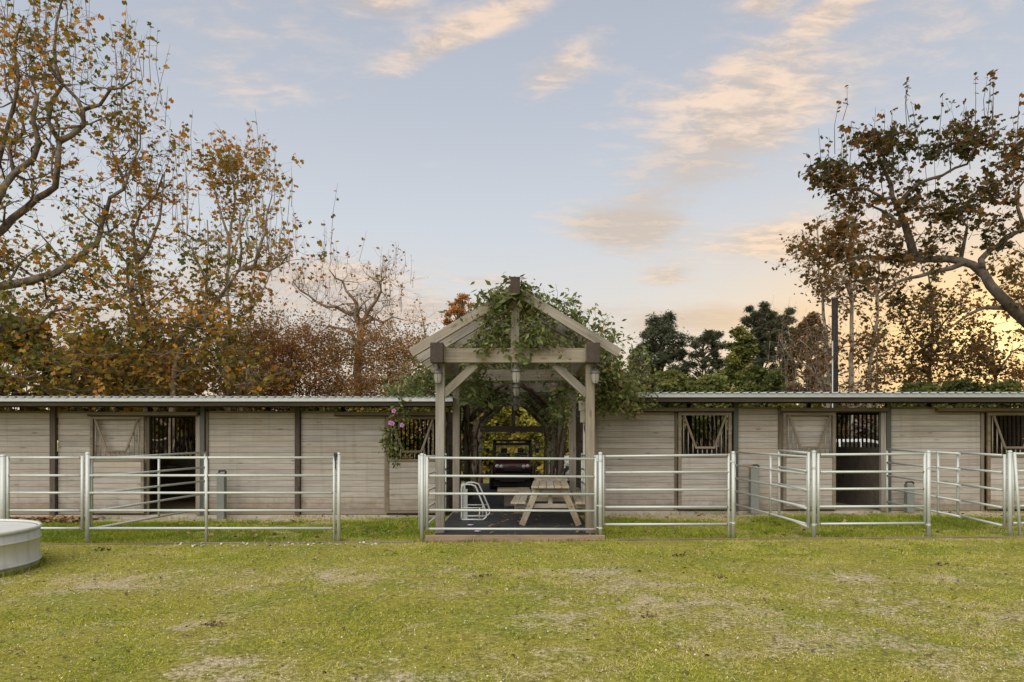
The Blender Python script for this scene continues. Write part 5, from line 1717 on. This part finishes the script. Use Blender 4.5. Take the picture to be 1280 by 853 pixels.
s.limb(path_px([(1258, 384, 0), (1243, 384), (1229, 385), (1212, 392), (1196, 402), (1183, 414)], Y8, 8), 0.08, 0.02, 8)
s.limb(path_px([(1200, 327, 0), (1206, 305), (1208, 285), (1200, 274), (1190, 272)], Y8, 9), 0.07, 0.02, 7)
s.limb(path_px([(1281, 285, 0.3), (1270, 260), (1275, 235), (1290, 215)], Y8, 10), 0.07, 0.02, 7)
for (cx, cy, rx, ry, n) in ((1040, 214, 24, 16, 24), (1022, 224, 16, 10, 8), (1062, 224, 18, 14, 12), (1108, 180, 30, 15, 34), (1100, 200, 24, 12, 16), (1190, 184, 26, 14, 22), (1220, 172, 26, 14, 26),
                         (1140, 255, 22, 14, 14), (1172, 262, 28, 16, 18), (1205, 250, 26, 14, 14), (1245, 240, 26, 16, 16), (1272, 190, 20, 18, 14), (1270, 215, 20, 12, 10), (1215, 275, 34, 15, 16),
                         (1070, 262, 22, 14, 14), (1055, 290, 24, 18, 18), (1020, 325, 24, 14, 16), (1060, 320, 30, 12, 14), (1095, 352, 30, 14, 14), (1150, 330, 40, 12, 16), (1105, 300, 24, 14, 10), (1250, 300, 26, 14, 10), (1180, 300, 34, 16, 12), (1255, 345, 26, 16, 10), (1150, 375, 40, 16, 10)):
    for _ in range(int(n * 0.8)):
        p = W(s.r.gauss(cx, rx * 0.5), s.r.gauss(cy, ry * 0.5), Y8 + s.r.gauss(0, 0.6))
        s.branch(p, Vector((s.r.gauss(0, 1), s.r.gauss(0, .8), s.r.gauss(0, .5))), s.r.uniform(0.3, 0.7), 0.014, 1, leafp=0.72, kids=3, leafn=6, spread=0.15)
s.sprouts(26, (0.6, 1.3), 2, t0=0.5, leafp=0.25, kids=3, leafn=5, spread=0.18)
s.shoots(60, (0.8, 1.9), 5, 8.5)
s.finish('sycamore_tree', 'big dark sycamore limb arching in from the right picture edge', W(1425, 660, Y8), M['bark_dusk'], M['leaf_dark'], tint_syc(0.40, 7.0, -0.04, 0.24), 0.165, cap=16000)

# ---- slender trunks behind the right stable
def slim(seed, lab, pts, Y, r0, extra=(), nsp=30, leafp=0.35, lf='leaf_dark', tm=0.45, size=0.15, cap=2500, bk='bark_pale', clumps=()):
    s = Skel(seed)
    s.limb(path_px(pts, Y, seed, 0.3), r0, 0.03, 8)
    for k, e in enumerate(extra):
        s.limb(path_px(e, Y, seed + k + 1, 0.5), r0 * 0.45, 0.015, 6)
    s.sprouts(nsp, (0.7, 1.7), 2, leafp=leafp, kids=3, leafn=5, spread=0.2, wig=0.35)
    for (cx, cy, rx, ry, n) in clumps:
        for _ in range(n):
            p = W(s.r.gauss(cx, rx * .6), s.r.gauss(cy, ry * .6), Y + s.r.gauss(0, 1.0))
            s.branch(p, Vector((s.r.gauss(0, 1), s.r.gauss(0, 1), s.r.gauss(0, .5))), s.r.uniform(0.5, 1.1), 0.014, 1, leafp=0.65, kids=3, leafn=6, spread=0.22)
    return s.finish('slim_tree', lab, W(pts[0][0], pts[0][1], Y), M[bk], M[lf], tint_syc(tm, 7, 0.0, 0.2), size, cap=cap)


slim(901, 'slender pale trunk leaning left beside the dark utility pole', [(1036, 640, 0), (1036, 500), (1034, 440), (1030, 390), (1025, 345), (1022, 300), (1021, 280)], 29.0, 0.17,
     [[(1034, 490, 0), (1026, 462), (1014, 438), (1000, 425)], [(1033, 495, 0), (1020, 470), (1010, 458), (998, 455)], [(1028, 370, 0), (1045, 345), (1062, 330)]], 45, 0.3, tm=0.6, clumps=((1015, 310, 22, 22, 12), (1030, 345, 26, 20, 10)))
slim(902, 'straight grey trunk right of the dark utility pole', [(1064, 640, 0), (1064, 500), (1065, 420), (1064, 350), (1066, 300), (1064, 260)], 28.0, 0.18,
     [[(1065, 330, 0), (1080, 300), (1090, 280)], [(1064, 370, 0), (1050, 340), (1040, 320)]], 50, 0.3, tm=0.6, clumps=((1065, 290, 24, 26, 14), (1060, 350, 24, 24, 8)))
slim(903, 'pair of close thin trunks forking from one base behind the right stable', [(1086, 640, 0), (1086, 480), (1092, 430), (1097, 385), (1098, 340), (1096, 300)], 28.5, 0.15,
     [[(1097, 640, .3), (1096, 480, .3), (1097, 420, .3), (1095, 370, .3), (1100, 330)]], 40, 0.3, tm=0.6, clumps=((1090, 300, 26, 20, 10), (1115, 390, 30, 30, 14), (1085, 450, 30, 30, 26)))
slim(904, 'dark leafy tree in front of the sunset glow, centre of the right trees', [(1160, 640, 0), (1160, 500), (1164, 440), (1165, 390), (1160, 340)], 29.5, 0.16,
     [[(1164, 430, 0), (1185, 395), (1200, 375)], [(1163, 450, 0), (1140, 420), (1128, 400)]], 50, 0.5, tm=0.55, cap=7500, bk='bark_dark', clumps=((1160, 425, 46, 40, 62), (1125, 455, 34, 28, 44), (1195, 455, 36, 26, 44), (1165, 380, 30, 22, 16)))
slim(905, 'dark olive tree low against the sunset glow at the right picture edge', [(1250, 640, 0), (1248, 500), (1240, 450), (1246, 420)], 30.5, 0.16,
     [[(1244, 470, 0), (1265, 440), (1280, 430)], [(1243, 460, 0), (1222, 440), (1205, 425)]], 40, 0.5, tm=0.6, cap=4500, bk='bark_dark', clumps=((1215, 462, 26, 26, 30), (1270, 475, 22, 16, 26), (1258, 400, 30, 20, 10), (1225, 420, 24, 20, 10)))
slim(906, 'thin tree with sparse rust leaves at the far right, behind the arching limb', [(1300, 640, 0), (1298, 480), (1290, 400), (1280, 340)], 31.0, 0.16,
     [[(1292, 420, 0), (1270, 390), (1255, 370)]], 40, 0.5, tm=0.65, cap=3000, bk='bark_dark', clumps=((1280, 380, 24, 30, 16), (1262, 330, 20, 20, 8)))


# ---- clump trees: leaf clumps carried on limbs
def clump_tree(name, lab, cat, px, ytop, wpx, Y, nclump, leafm, shape, size, nper, tm, seed, bk='bark_dark', profile=None, ybot=500, group=None, trunk=True, hollow=0.5, tsp=0.2, rel=(0.16, 0.24)):
    rr = random.Random(seed)
    rng = np.random.default_rng(seed)
    top = W(px, ytop, Y)
    bot = W(px, ybot, Y)
    H = top.z - bot.z
    Wd = wpx / F * Y / 2
    t = thing(name, lab, cat, (bot.x, Y, 0.1), 0, group)
    P, T = [], []
    mb = MB()
    base = Vector((bot.x, Y, -0.2))
    profile = profile or (lambda u: math.sqrt(max(0.0, 1 - (2 * u - 0.9) ** 2 / 1.25)))
    if trunk:
        lean = rr.uniform(-.3, .3)
        tp = smooth_path([base, Vector((bot.x + lean * .3, Y, bot.z)), Vector((bot.x + lean, Y + lean, bot.z + H * 0.5)), Vector((top.x, Y, top.z - H * 0.06))], 0.8, 0.04, rr)
        rad = max(0.06, 0.035 * (top.z) * 0.55)
        mb.tube(tp, [rad * (1 - 0.9 * i / (len(tp) - 1)) for i in range(len(tp))], 8)
    for k in range(nclump):
        u = (k + rr.random()) / nclump
        rw = Wd * profile(u)
        a = rr.uniform(0, 2 * math.pi)
        q = math.sqrt(rr.random()) if rr.random() > hollow else rr.uniform(0.75, 1.0)
        c = Vector((bot.x + math.cos(a) * rw * q * 0.85, Y + math.sin(a) * rw * q * 0.85, bot.z + H * (0.03 + 0.94 * u)))
        cr = max(0.22, min(Wd, H) * rr.uniform(*rel))
        n = int(nper * rr.uniform(0.6, 1.3))
        g = rng.normal(0, 1, (n, 3))
        g /= np.linalg.norm(g, axis=1, keepdims=True)
        rad_ = cr * np.abs(rng.normal(0.62, 0.36, n))
        pts = np.array(c) + g * rad_[:, None] * np.array([1.1, 1.1, 0.85])
        P.append(pts)
        T.append(np.full(n, tm + rr.gauss(0, tsp * 0.8)) + rng.normal(0, tsp * 0.7, n))
        if trunk and mb is not None:
            z0 = max(bot.z * 0.7, c.z - rr.uniform(0.3, 0.6) * H * 0.35)
            st = Vector((bot.x, Y, z0))
            mid = st.lerp(c, 0.5) + Vector((rr.gauss(0, .1), rr.gauss(0, .1), rr.uniform(0, .3)))
            mb.tube([st, mid, c], [0.05, 0.035, 0.012], 4, caps=False)
        elif rr.random() < 0.8:
            st = Vector((bot.x + rr.gauss(0, Wd * .4), Y + rr.gauss(0, .4), -0.1))
            mb.tube([st, st.lerp(c, 0.6) + Vector((rr.gauss(0, .1), 0, 0)), c], [0.035, 0.022, 0.008], 4, caps=False)
    if mb.v:
        mb.build('trunk' if trunk else 'stems', M[bk], t, 0, None if trunk else 'stuff')
    P = np.concatenate(P); T = np.clip(np.concatenate(T), 0, 1)
    leaves('crown' if trunk else 'foliage', P, size * rng.uniform(0.65, 1.3, len(P)), T, shape, M[leafm], t, 0.2, 0.35, rng)
    return t


PINE = lambda u: 0.95 * (1 - 0.55 * u) * (0.75 + 0.25 * math.sin(u * 19))
ROUND = lambda u: math.sqrt(max(0.0, 1 - (2 * u - 1.0) ** 2))
DOME = lambda u: math.sqrt(max(0.0, 1 - u * u * 0.97))
CONE = lambda u: 0.25 + 0.75 * (1 - u) ** 0.8
clump_tree('pine_tree', 'dark open-crowned pine standing right of the pergola', 'tree', 827, 393, 106, 47.0, 87, 'leaf_pine', 'needle', 0.286, 142, 0.45, 51, profile=PINE, rel=(0.10, 0.19))
clump_tree('pine_tree', 'rounder dark pine, second from the pergola', 'tree', 878, 412, 74, 48.0, 72, 'leaf_pine', 'needle', 0.272, 142, 0.4, 52, profile=lambda u: 0.55 + 0.6 * math.sin(u * 3.0) - 0.25 * (u < .35), rel=(0.10, 0.19))
clump_tree('pine_tree', 'small dark pine tucked close against the left of the open-crowned pine', 'tree', 797, 432, 40, 46.0, 41, 'leaf_pine', 'needle', 0.258, 142, 0.5, 53, profile=PINE, rel=(0.10, 0.19))
clump_tree('leafy_tree', 'bright green leafy tree in front of the tall dark trees', 'tree', 926, 409, 62, 40.0, 80, 'leaf_bright', 'oval', 0.19, 220, 0.42, 54, profile=CONE, rel=(0.10, 0.19))
clump_tree('evergreen_tree', 'tallest dark evergreen, its dense crown behind the bright green tree', 'tree', 952, 380, 58, 46.0, 83, 'leaf_pine', 'needle', 0.272, 247, 0.4, 55, profile=lambda u: 0.75 + 0.25 * math.sin(u * 8) - 0.3 * (u > .9), rel=(0.10, 0.19))
clump_tree('evergreen_tree', 'dark evergreen with a blunt top, right of the tallest evergreen', 'tree', 976, 386, 44, 44.0, 64, 'leaf_pine', 'needle', 0.258, 218, 0.55, 56, profile=lambda u: 0.8, rel=(0.10, 0.19))
clump_tree('domed_tree', 'reddish brown domed tree left of the utility pole', 'tree', 1012, 390, 62, 36.0, 80, 'leaf_redbush', 'oval', 0.15, 200, 0.5, 57, profile=DOME, rel=(0.08, 0.18))
s = Skel(58)
for k in range(26):
    x0 = s.r.uniform(955, 1045)
    s.limb(path_px([(x0, 640, 0), (x0 + s.r.uniform(-6, 6), 490), (x0 + s.r.uniform(-22, 12), s.r.uniform(395, 450))], 34.0, k), 0.03, 0.008, 5, 1.0)
s.sprouts(170, (0.6, 1.6), 1, leafp=0.35, kids=3, leafn=3, spread=0.3, wig=0.35)
s.finish('twiggy_shrub', 'reddish bare twiggy thicket left of the utility pole', W(1000, 640, 34.0), M['bark'], M['leaf_redbush'], tint_syc(0.6, 5, 0), 0.14, 'oval', 'shrub', cap=2600)
for (sd_, xa_, xb_, ya_, yb_, Y_, lab_) in ((61, 265, 345, 405, 460, 29.5, 'rust coloured twiggy thicket below the orange-topped slim tree'), (63, 335, 420, 400, 458, 31.0, 'rust coloured twiggy thicket left of the bare twisting sycamore'), (62, 410, 535, 418, 465, 30.5, 'pale orange twiggy thicket around the foot of the bare twisting sycamore')):
    s = Skel(sd_)
    for k in range(30):
        x0 = s.r.uniform(xa_, xb_)
        s.limb(path_px([(x0, 640, 0), (x0 + s.r.uniform(-6, 6), 490), (x0 + s.r.uniform(-16, 16), s.r.uniform(ya_, yb_))], Y_, k), 0.035, 0.008, 5, 1.0)
    s.sprouts(360, (0.5, 1.4), 1, leafp=0.8, kids=4, leafn=6, spread=0.32, wig=0.35)
    for k in range(230):
        p = W(s.r.uniform(xa_, xb_), 494 - 74 * s.r.random() ** 1.5, Y_ + s.r.uniform(-1, 1))
        s.branch(p, Vector((s.r.gauss(0, 1), s.r.gauss(0, 1), s.r.gauss(0.3, .5))), s.r.uniform(0.5, 1.0), 0.014, 1, leafp=0.9, kids=4, leafn=8, spread=0.26)
    s.finish('twiggy_shrub', lab_, W((xa_ + xb_) / 2, 640, Y_), M['bark'], M['leaf_rust'], tint_syc(0.40, 5, 0), 0.125, 'oval', 'shrub', cap=17000)
clump_tree('orange_tree', 'round orange autumn tree peeping over the left pergola rafter', 'tree', 577, 366, 58, 38.0, 64, 'leaf_rust', 'oval', 0.13, 170, 0.70, 59, profile=ROUND, rel=(0.10, 0.22))

# ---- shrubs and thickets along the back of the stables
shr = [
    # px, ytop, width, Y, leaf, tint, size, name, label
    (25, 395, 110, 26.5, 'leaf_syc', 0.30, 0.20, 'leafy thicket of olive and green leaves low at the far left'),
    (120, 415, 110, 27.5, 'leaf_syc', 0.36, 0.20, 'leafy thicket of olive and orange leaves below the second sycamore'),
    (205, 432, 90, 28.0, 'leaf_syc', 0.42, 0.19, 'leafy thicket beneath the thick leaning limb'),
    (780, 468, 60, 28.0, 'leaf_bright', 0.35, 0.17, 'green shrub over the roof just right of the pergola'),
    (835, 466, 80, 29.0, 'leaf_bright', 0.3, 0.18, 'green shrub below the open-crowned pine'),
    (890, 470, 60, 29.5, 'leaf_bright', 0.42, 0.17, 'yellow-green shrub below the rounder dark pine'),
    (950, 458, 70, 31.0, 'leaf_bright', 0.2, 0.18, 'dark green shrub under the bright green leafy tree'),
    (1150, 481, 70, 25.5, 'leaf_bright', 0.2, 0.14, 'low dark green shrub touching the right stable roof'),
    (1200, 477, 70, 26.5, 'leaf_bright', 0.16, 0.14, 'dark green shrub under the sunset, right of the low shrub'),
    (1255, 479, 70, 25.5, 'leaf_bright', 0.2, 0.14, 'dark green shrub below the arching limb at the right edge'),
]
for k, (px, yt, wd, Y, lf, tm, sz, lab) in enumerate(shr):
    ncl = 80
    clump_tree('shrub', lab, 'shrub', px, yt, wd * 1.25, Y, ncl, lf, 'maple' if lf == 'leaf_syc' else 'oval', sz, 170 if lf == 'leaf_syc' else 190, tm, 700 + k, trunk=False, profile=DOME, ybot=545, tsp=0.22, rel=(0.07, 0.20), bk='bark')

# ---- bright hedge beyond the yard, seen through stalls and pergola
for k, X in enumerate(np.arange(-17.5, 18.6, 2.4)):
    if k % 1 == 0:
        Y = 33.5 if abs(X) < 2.5 else 30.6
        lab = ('sunlit yellow-green hedge bush beyond the yard, ' + ['at the far left end', 'second along from the left end', 'third along from the left end', 'fourth along, behind the left open stall', 'fifth along, behind the left stable', 'sixth along, behind the left stable',
               'behind the left barred window', 'left of the utility cart', 'straight behind the utility cart', 'right of the utility cart', 'behind the right barred window', 'twelfth along, behind the right stable', 'thirteenth along, behind the right stable', 'behind the open right stall', 'second from the right end', 'at the far right end'][min(k, 15)])
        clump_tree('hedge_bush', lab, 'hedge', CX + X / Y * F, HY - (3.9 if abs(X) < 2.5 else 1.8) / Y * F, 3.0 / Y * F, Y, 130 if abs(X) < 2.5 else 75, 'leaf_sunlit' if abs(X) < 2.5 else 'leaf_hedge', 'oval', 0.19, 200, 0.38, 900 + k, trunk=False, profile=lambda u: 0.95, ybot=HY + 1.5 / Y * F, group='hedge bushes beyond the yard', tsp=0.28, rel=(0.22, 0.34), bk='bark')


# ================================================================== VINES
def vine_leaves(pts, parent, name, size, tm, seed, sp=0.22, mat='leaf_vine', droop=0.55):
    rng = np.random.default_rng(seed)
    pts = np.asarray(pts)
    return leaves(name, pts, size * rng.uniform(0.45, 1.4, len(pts)), np.clip(rng.normal(tm, sp, len(pts)) + (rng.random(len(pts)) < 0.035) * 1.0 + 0.15 * vnoise(pts, 1.3, seed % 17), 0, 1), 'lance', M[mat], parent, droop, 0.4, rng)


def tendril(mb, out, p, d, L, rr, up=0.15, r=0.008, n=7, per=9, spread=0.06, grav=0.0):
    pts, q = [Vector(p)], Vector(p)
    d = Vector(d).normalized()
    for i in range(n):
        d = (d + Vector((rr.gauss(0, .28), rr.gauss(0, .28), rr.gauss(up, .22) - grav * i))).normalized()
        q = q + d * (L / n)
        pts.append(q.copy())
    mb.tube(pts, [r * (1 - 0.7 * i / n) for i in range(n + 1)], 4, caps=False)
    for i in range(per * n // 3):
        a = pts[rr.randint(1, n)]
        out.append(tuple(a + Vector((rr.gauss(0, spread), rr.gauss(0, spread), rr.gauss(0, spread)))))


rr = random.Random(77)
v = thing('climbing_vine', 'green leafy vine smothering the ridge and gable of the pergola', 'vine', (PXC, 11.9, 0.1))
mb, out = MB(), []
def gable_pt(u, side, y, off=0.0):
    """point on the roof slope, u = 0 ridge .. 1 eave"""
    return Vector((PXC + side * 1.8 * u, y, 4.36 - 1.05 * u + off))
# ridge tuft and front gable
for k in range(80):
    sd = rr.choice((-1, 1))
    p = gable_pt(abs(rr.gauss(0, .16)), sd, 11.75 + abs(rr.gauss(0, .5)), rr.uniform(-.1, .10))
    tendril(mb, out, p, (rr.gauss(0, 1), rr.gauss(-.5, .6), rr.gauss(.0, .6)), rr.uniform(.2, .45), rr, 0.0, 0.006, 5, 11, 0.07, 0.06)
# hanging curtain either side of the king post, thicker on the right
for k in range(26):
    sd = rr.choice((-1, 1, 1))
    x = PXC + sd * (0.10 + abs(rr.gauss(0.22, 0.15)))
    z = rr.uniform(3.55, 4.35 - abs(x - PXC) * 0.6)
    p = Vector((x, 11.78 + abs(rr.gauss(0.05, .2)), z))
    tendril(mb, out, p, (rr.gauss(0, .5), rr.gauss(-.2, .4), -1), rr.uniform(.25, .55), rr, -0.2, 0.006, 6, 12, 0.07)
# left inner slope
for k in range(24):
    u = rr.uniform(.25, .62)
    p = Vector((PXC - 1.5 * u, 12.2 + rr.random() * 1.2, 4.2 - 1.0 * u - rr.uniform(0.05, 0.30)))
    tendril(mb, out, p, (rr.gauss(0, 1), rr.gauss(0, .6), rr.gauss(-.5, .4)), rr.uniform(.3, .6), rr, -0.15, 0.006, 6, 11, 0.08)
# row lying on the tie beam
for k in range(15):
    p = Vector((PXC + rr.uniform(-.75, .8), 11.80 + rr.uniform(0, .25), 3.34 + rr.uniform(-.02, .1)))
    tendril(mb, out, p, (rr.gauss(0, 1), rr.gauss(-.4, .4), rr.gauss(-.2, .5)), rr.uniform(.2, .42), rr, -0.2, 0.005, 5, 11, 0.06)
# right slope: long sprays upward and outward
for k in range(62):
    u = rr.uniform(.2, 1.0)
    p = gable_pt(u, 1, 11.8 + rr.random() * 2.2, rr.uniform(-.15, .08))
    tendril(mb, out, p, (rr.gauss(.4, .8), rr.gauss(-.1, .6), rr.gauss(.25, .6)), rr.uniform(.3, .6), rr, 0.10, 0.006, 6, 10, 0.07, 0.03)
for k in range(26):
    u = rr.uniform(.3, 1.0)
    p = gable_pt(u, 1, 11.9 + rr.random() * 1.5, 0.02)
    tendril(mb, out, p, (rr.gauss(.3, .3), rr.gauss(0, .3), 1), rr.uniform(.35, .7), rr, 0.2, 0.005, 7, 6, 0.05)
for k in range(16):
    u = rr.uniform(.05, .9)
    p = gable_pt(u, -1, 12.2 + rr.random() * 1.5, 0.0)
    tendril(mb, out, p, (rr.gauss(0, .4), rr.gauss(0, .3), .6), rr.uniform(.2, .4), rr, 0.1, 0.005, 5, 7, 0.05)
# roof cover farther back
for k in range(780):
    sd = rr.choice((-1, 1))
    u = rr.random()
    p = gable_pt(u, sd, rr.uniform(14.6, 26.8), rr.uniform(-.18, .12))
    tendril(mb, out, p, (rr.gauss(0, 1), rr.gauss(0, 1), rr.gauss(0, .35)), rr.uniform(.4, .9), rr, 0.0, 0.007, 5, 15, 0.15)
mb.build('vine_stems', M['vine_stem'], v, 0, 'stuff')
vine_leaves(out, v, 'vine_foliage', 0.12, 0.46, 771)

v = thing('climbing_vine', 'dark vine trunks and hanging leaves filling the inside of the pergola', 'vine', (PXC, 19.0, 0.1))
mb, out = MB(), []
for fy in FRY[2:]:
    for X, sg in ((PX0, 1), (PX1, -1)):
        for k in range(3):
            ph = rr.uniform(0, 6.28); R_ = rr.uniform(.08, .13)
            pts = []
            for i in range(22):
                z = 0.05 + i * 0.155
                pts.append(Vector((X + math.cos(ph + z * 1.5) * R_ + rr.gauss(0, .02), fy + (k - 1) * .18 + math.sin(ph + z * 1.5) * R_ + rr.gauss(0, .02), z)))
            mb.tube(pts, [rr.uniform(.035, .06) * (1 - .4 * i / 21) for i in range(22)], 7)
        # arching stems under the roof
        for k in range(3):
            p = [Vector((X + sg * .05, fy + rr.uniform(-.5, .5), 1.8)), Vector((X + sg * .22, fy + rr.uniform(-.5, .5), 2.5)), Vector((X + sg * .7, fy + rr.uniform(-.8, .8), 3.0 + rr.uniform(-.1, .1))), Vector((PXC - sg * rr.uniform(-.1, .3), fy + rr.uniform(-.8, .8), 3.25))]
            mb.tube(smooth_path(p, .15, .015, rr), 0.045, 6)
for k in range(135):
    sd = rr.choice((-1, 1))
    y = rr.uniform(19.0, 26.6)
    u = rr.random() ** 0.6
    p = Vector((PXC + sd * 1.32 * u + rr.gauss(0, .05), y, 3.08 - rr.random() * (0.75 * u ** 4 + .08) + 0.5 * (1 - u)))
    tendril(mb, out, p, (rr.gauss(0, .8), rr.gauss(0, .8), -.8), rr.uniform(.25, .6), rr, -0.2, 0.006, 5, 12, 0.1)
for k in range(18):   # front left bunch under the tie beam, and at the right brace
    p = Vector((rr.uniform(-.95, -.35), 12.3 + rr.random() * .9, rr.uniform(2.55, 3.05)))
    tendril(mb, out, p, (rr.gauss(0, .6), rr.gauss(-.2, .5), -.8), rr.uniform(.25, .5), rr, -0.2, 0.006, 5, 12, 0.09)
for k in range(12):
    p = Vector((rr.uniform(.75, 1.15), 12.9 + rr.random() * .9, rr.uniform(2.35, 3.05)))
    tendril(mb, out, p, (rr.gauss(0, .6), rr.gauss(-.2, .5), -.8), rr.uniform(.25, .5), rr, -0.2, 0.006, 5, 12, 0.09)
for k in range(36):   # leafy sides behind the stables
    sd = rr.choice((-1, 1))
    p = Vector((PXC + sd * rr.uniform(1.2, 1.65), rr.uniform(20.5, 26.6), rr.uniform(0.3, 3.0)))
    tendril(mb, out, p, (rr.gauss(0, .6), rr.gauss(0, .8), -.4), rr.uniform(.3, .6), rr, -0.1, 0.006, 5, 12, 0.12)
mb.build('vine_stems', M['vine_stem'], v, 0, 'stuff')
vine_leaves(out, v, 'vine_foliage', 0.14, 0.14, 772)  # low tint paints the shade under the pergola into these leaves

v = thing('climbing_vine', 'big leafy vine spilling over the corner of the right stable roof', 'vine', (2.2, 14.6, 2.7))
mb, out = MB(), []
for k in range(190):
    a = rr.random()
    p = Vector((1.70 + 0.72 * abs(rr.gauss(0, .6)), 14.2 + rr.random() * 1.7, 0))
    hmax = 3.75 - 1.15 * max(0, (p.x - 1.75)) ** 0.8
    p.z = 2.62 + (hmax - 2.62) * rr.random() ** 0.9
    tendril(mb, out, p, (rr.gauss(.3, .8), rr.gauss(-.3, .7), rr.gauss(.1, .6)), rr.uniform(.3, .6), rr, 0.0, 0.006, 6, 12, 0.09, 0.05)
for k in range(36):
    p = Vector((rr.uniform(1.8, 3.0), 14.3 + rr.random() * 1.2, rr.uniform(2.6, 3.2)))
    tendril(mb, out, p, (rr.gauss(.3, .4), rr.gauss(0, .3), 1), rr.uniform(.5, .9), rr, 0.2, 0.006, 7, 6, 0.06)
for k in range(3):
    mb.tube(smooth_path([Vector((1.62 + .08 * k, 14.9 + .1 * k, 0.05)), Vector((1.72, 15.0, 1.3)), Vector((1.6 + .1 * k, 14.9, 2.4)), Vector((1.9 + .2 * k, 14.9, 3.0))], .2, .02, rr), 0.03, 6)
mb.build('vine_stems', M['vine_stem'], v, 0, 'stuff')
vine_leaves(out, v, 'vine_foliage', 0.115, 0.52, 773)

v = thing('climbing_vine', 'leafy vine creeping over the left stable roof beside the pergola', 'vine', (-2.0, 15.2, 2.75))
mb, out = MB(), []
for k in range(130):
    p = Vector((-1.45 - 1.25 * rr.random() ** 1.3, 15.1 + rr.random() * 2.0, 2.78))
    p.z += rr.random() * 0.72 * max(0.08, 1 - (-1.45 - p.x) / 1.3)
    tendril(mb, out, p, (rr.gauss(-.2, .8), rr.gauss(-.2, .7), rr.gauss(.2, .5)), rr.uniform(.25, .5), rr, 0.05, 0.006, 5, 12, 0.08, 0.04)
mb.tube(smooth_path([Vector((-1.5, 15.3, 0.0)), Vector((-1.55, 15.4, 1.4)), Vector((-1.5, 15.2, 2.6)), Vector((-1.9, 15.3, 2.85))], .2, .02, rr), 0.03, 6)
mb.build('vine_stems', M['vine_stem'], v, 0, 'stuff')
vine_leaves(out, v, 'vine_foliage', 0.12, 0.40, 774)

# flowering strand hanging in front of the left barred window
v = thing('flowering_vine', 'strand of vine with pink flowers hanging before the left barred window', 'vine', (bx(494, 14.75), 14.75, 2.7))
mb, out = MB(), []
for (px, py0, py1, sp) in ((500, 492, 520, 6), (494, 505, 560, 4), (488, 530, 572, 5), (505, 515, 530, 4), (497, 555, 580, 4), (484, 535, 560, 3)):
    a, b = W(px, py0, 14.78), W(px - 3, py1, 14.85)
    mb.tube(smooth_path([a, a.lerp(b, .5) + Vector((rr.gauss(0, .05), 0, 0)), b], .08, .01, rr), 0.007, 4)
    for k in range(int((py1 - py0) * 2.6)):
        q = a.lerp(b, rr.random())
        out.append(tuple(q + Vector((rr.gauss(0, sp / 58), rr.gauss(0, .06), rr.gauss(0, .04)))))
mb.build('vine_stems', M['vine_stem'], v, 0, 'stuff')
vine_leaves(out, v, 'vine_foliage', 0.10, 0.30, 775)
for (px, py, pale) in ((492.3, 513.8, 0), (488, 528.5, 0), (502.5, 531.5, 1), (490.5, 529.5, 1)):
    c = W(px, py, 14.66)
    fl_ = MB()
    for k in range(5):
        a = k * 1.2566 + rr.random() * .3
        d = Vector((math.cos(a), -0.35, math.sin(a)))
        s1 = Vector((math.cos(a + .55), -0.35, math.sin(a + .55))); s2 = Vector((math.cos(a - .55), -0.35, math.sin(a - .55)))
        fl_.add([tuple(c), tuple(c + s1 * .042), tuple(c + d * .055), tuple(c + s2 * .042)], [(0, 1, 2, 3)])
    fl_.lathe([(0.008, 0.0), (0.022, -0.03), (0.012, 0.05)], c, 8, 'Y')
    fl_.build('flower', M['flower'] if not pale else M['flower2'], v)
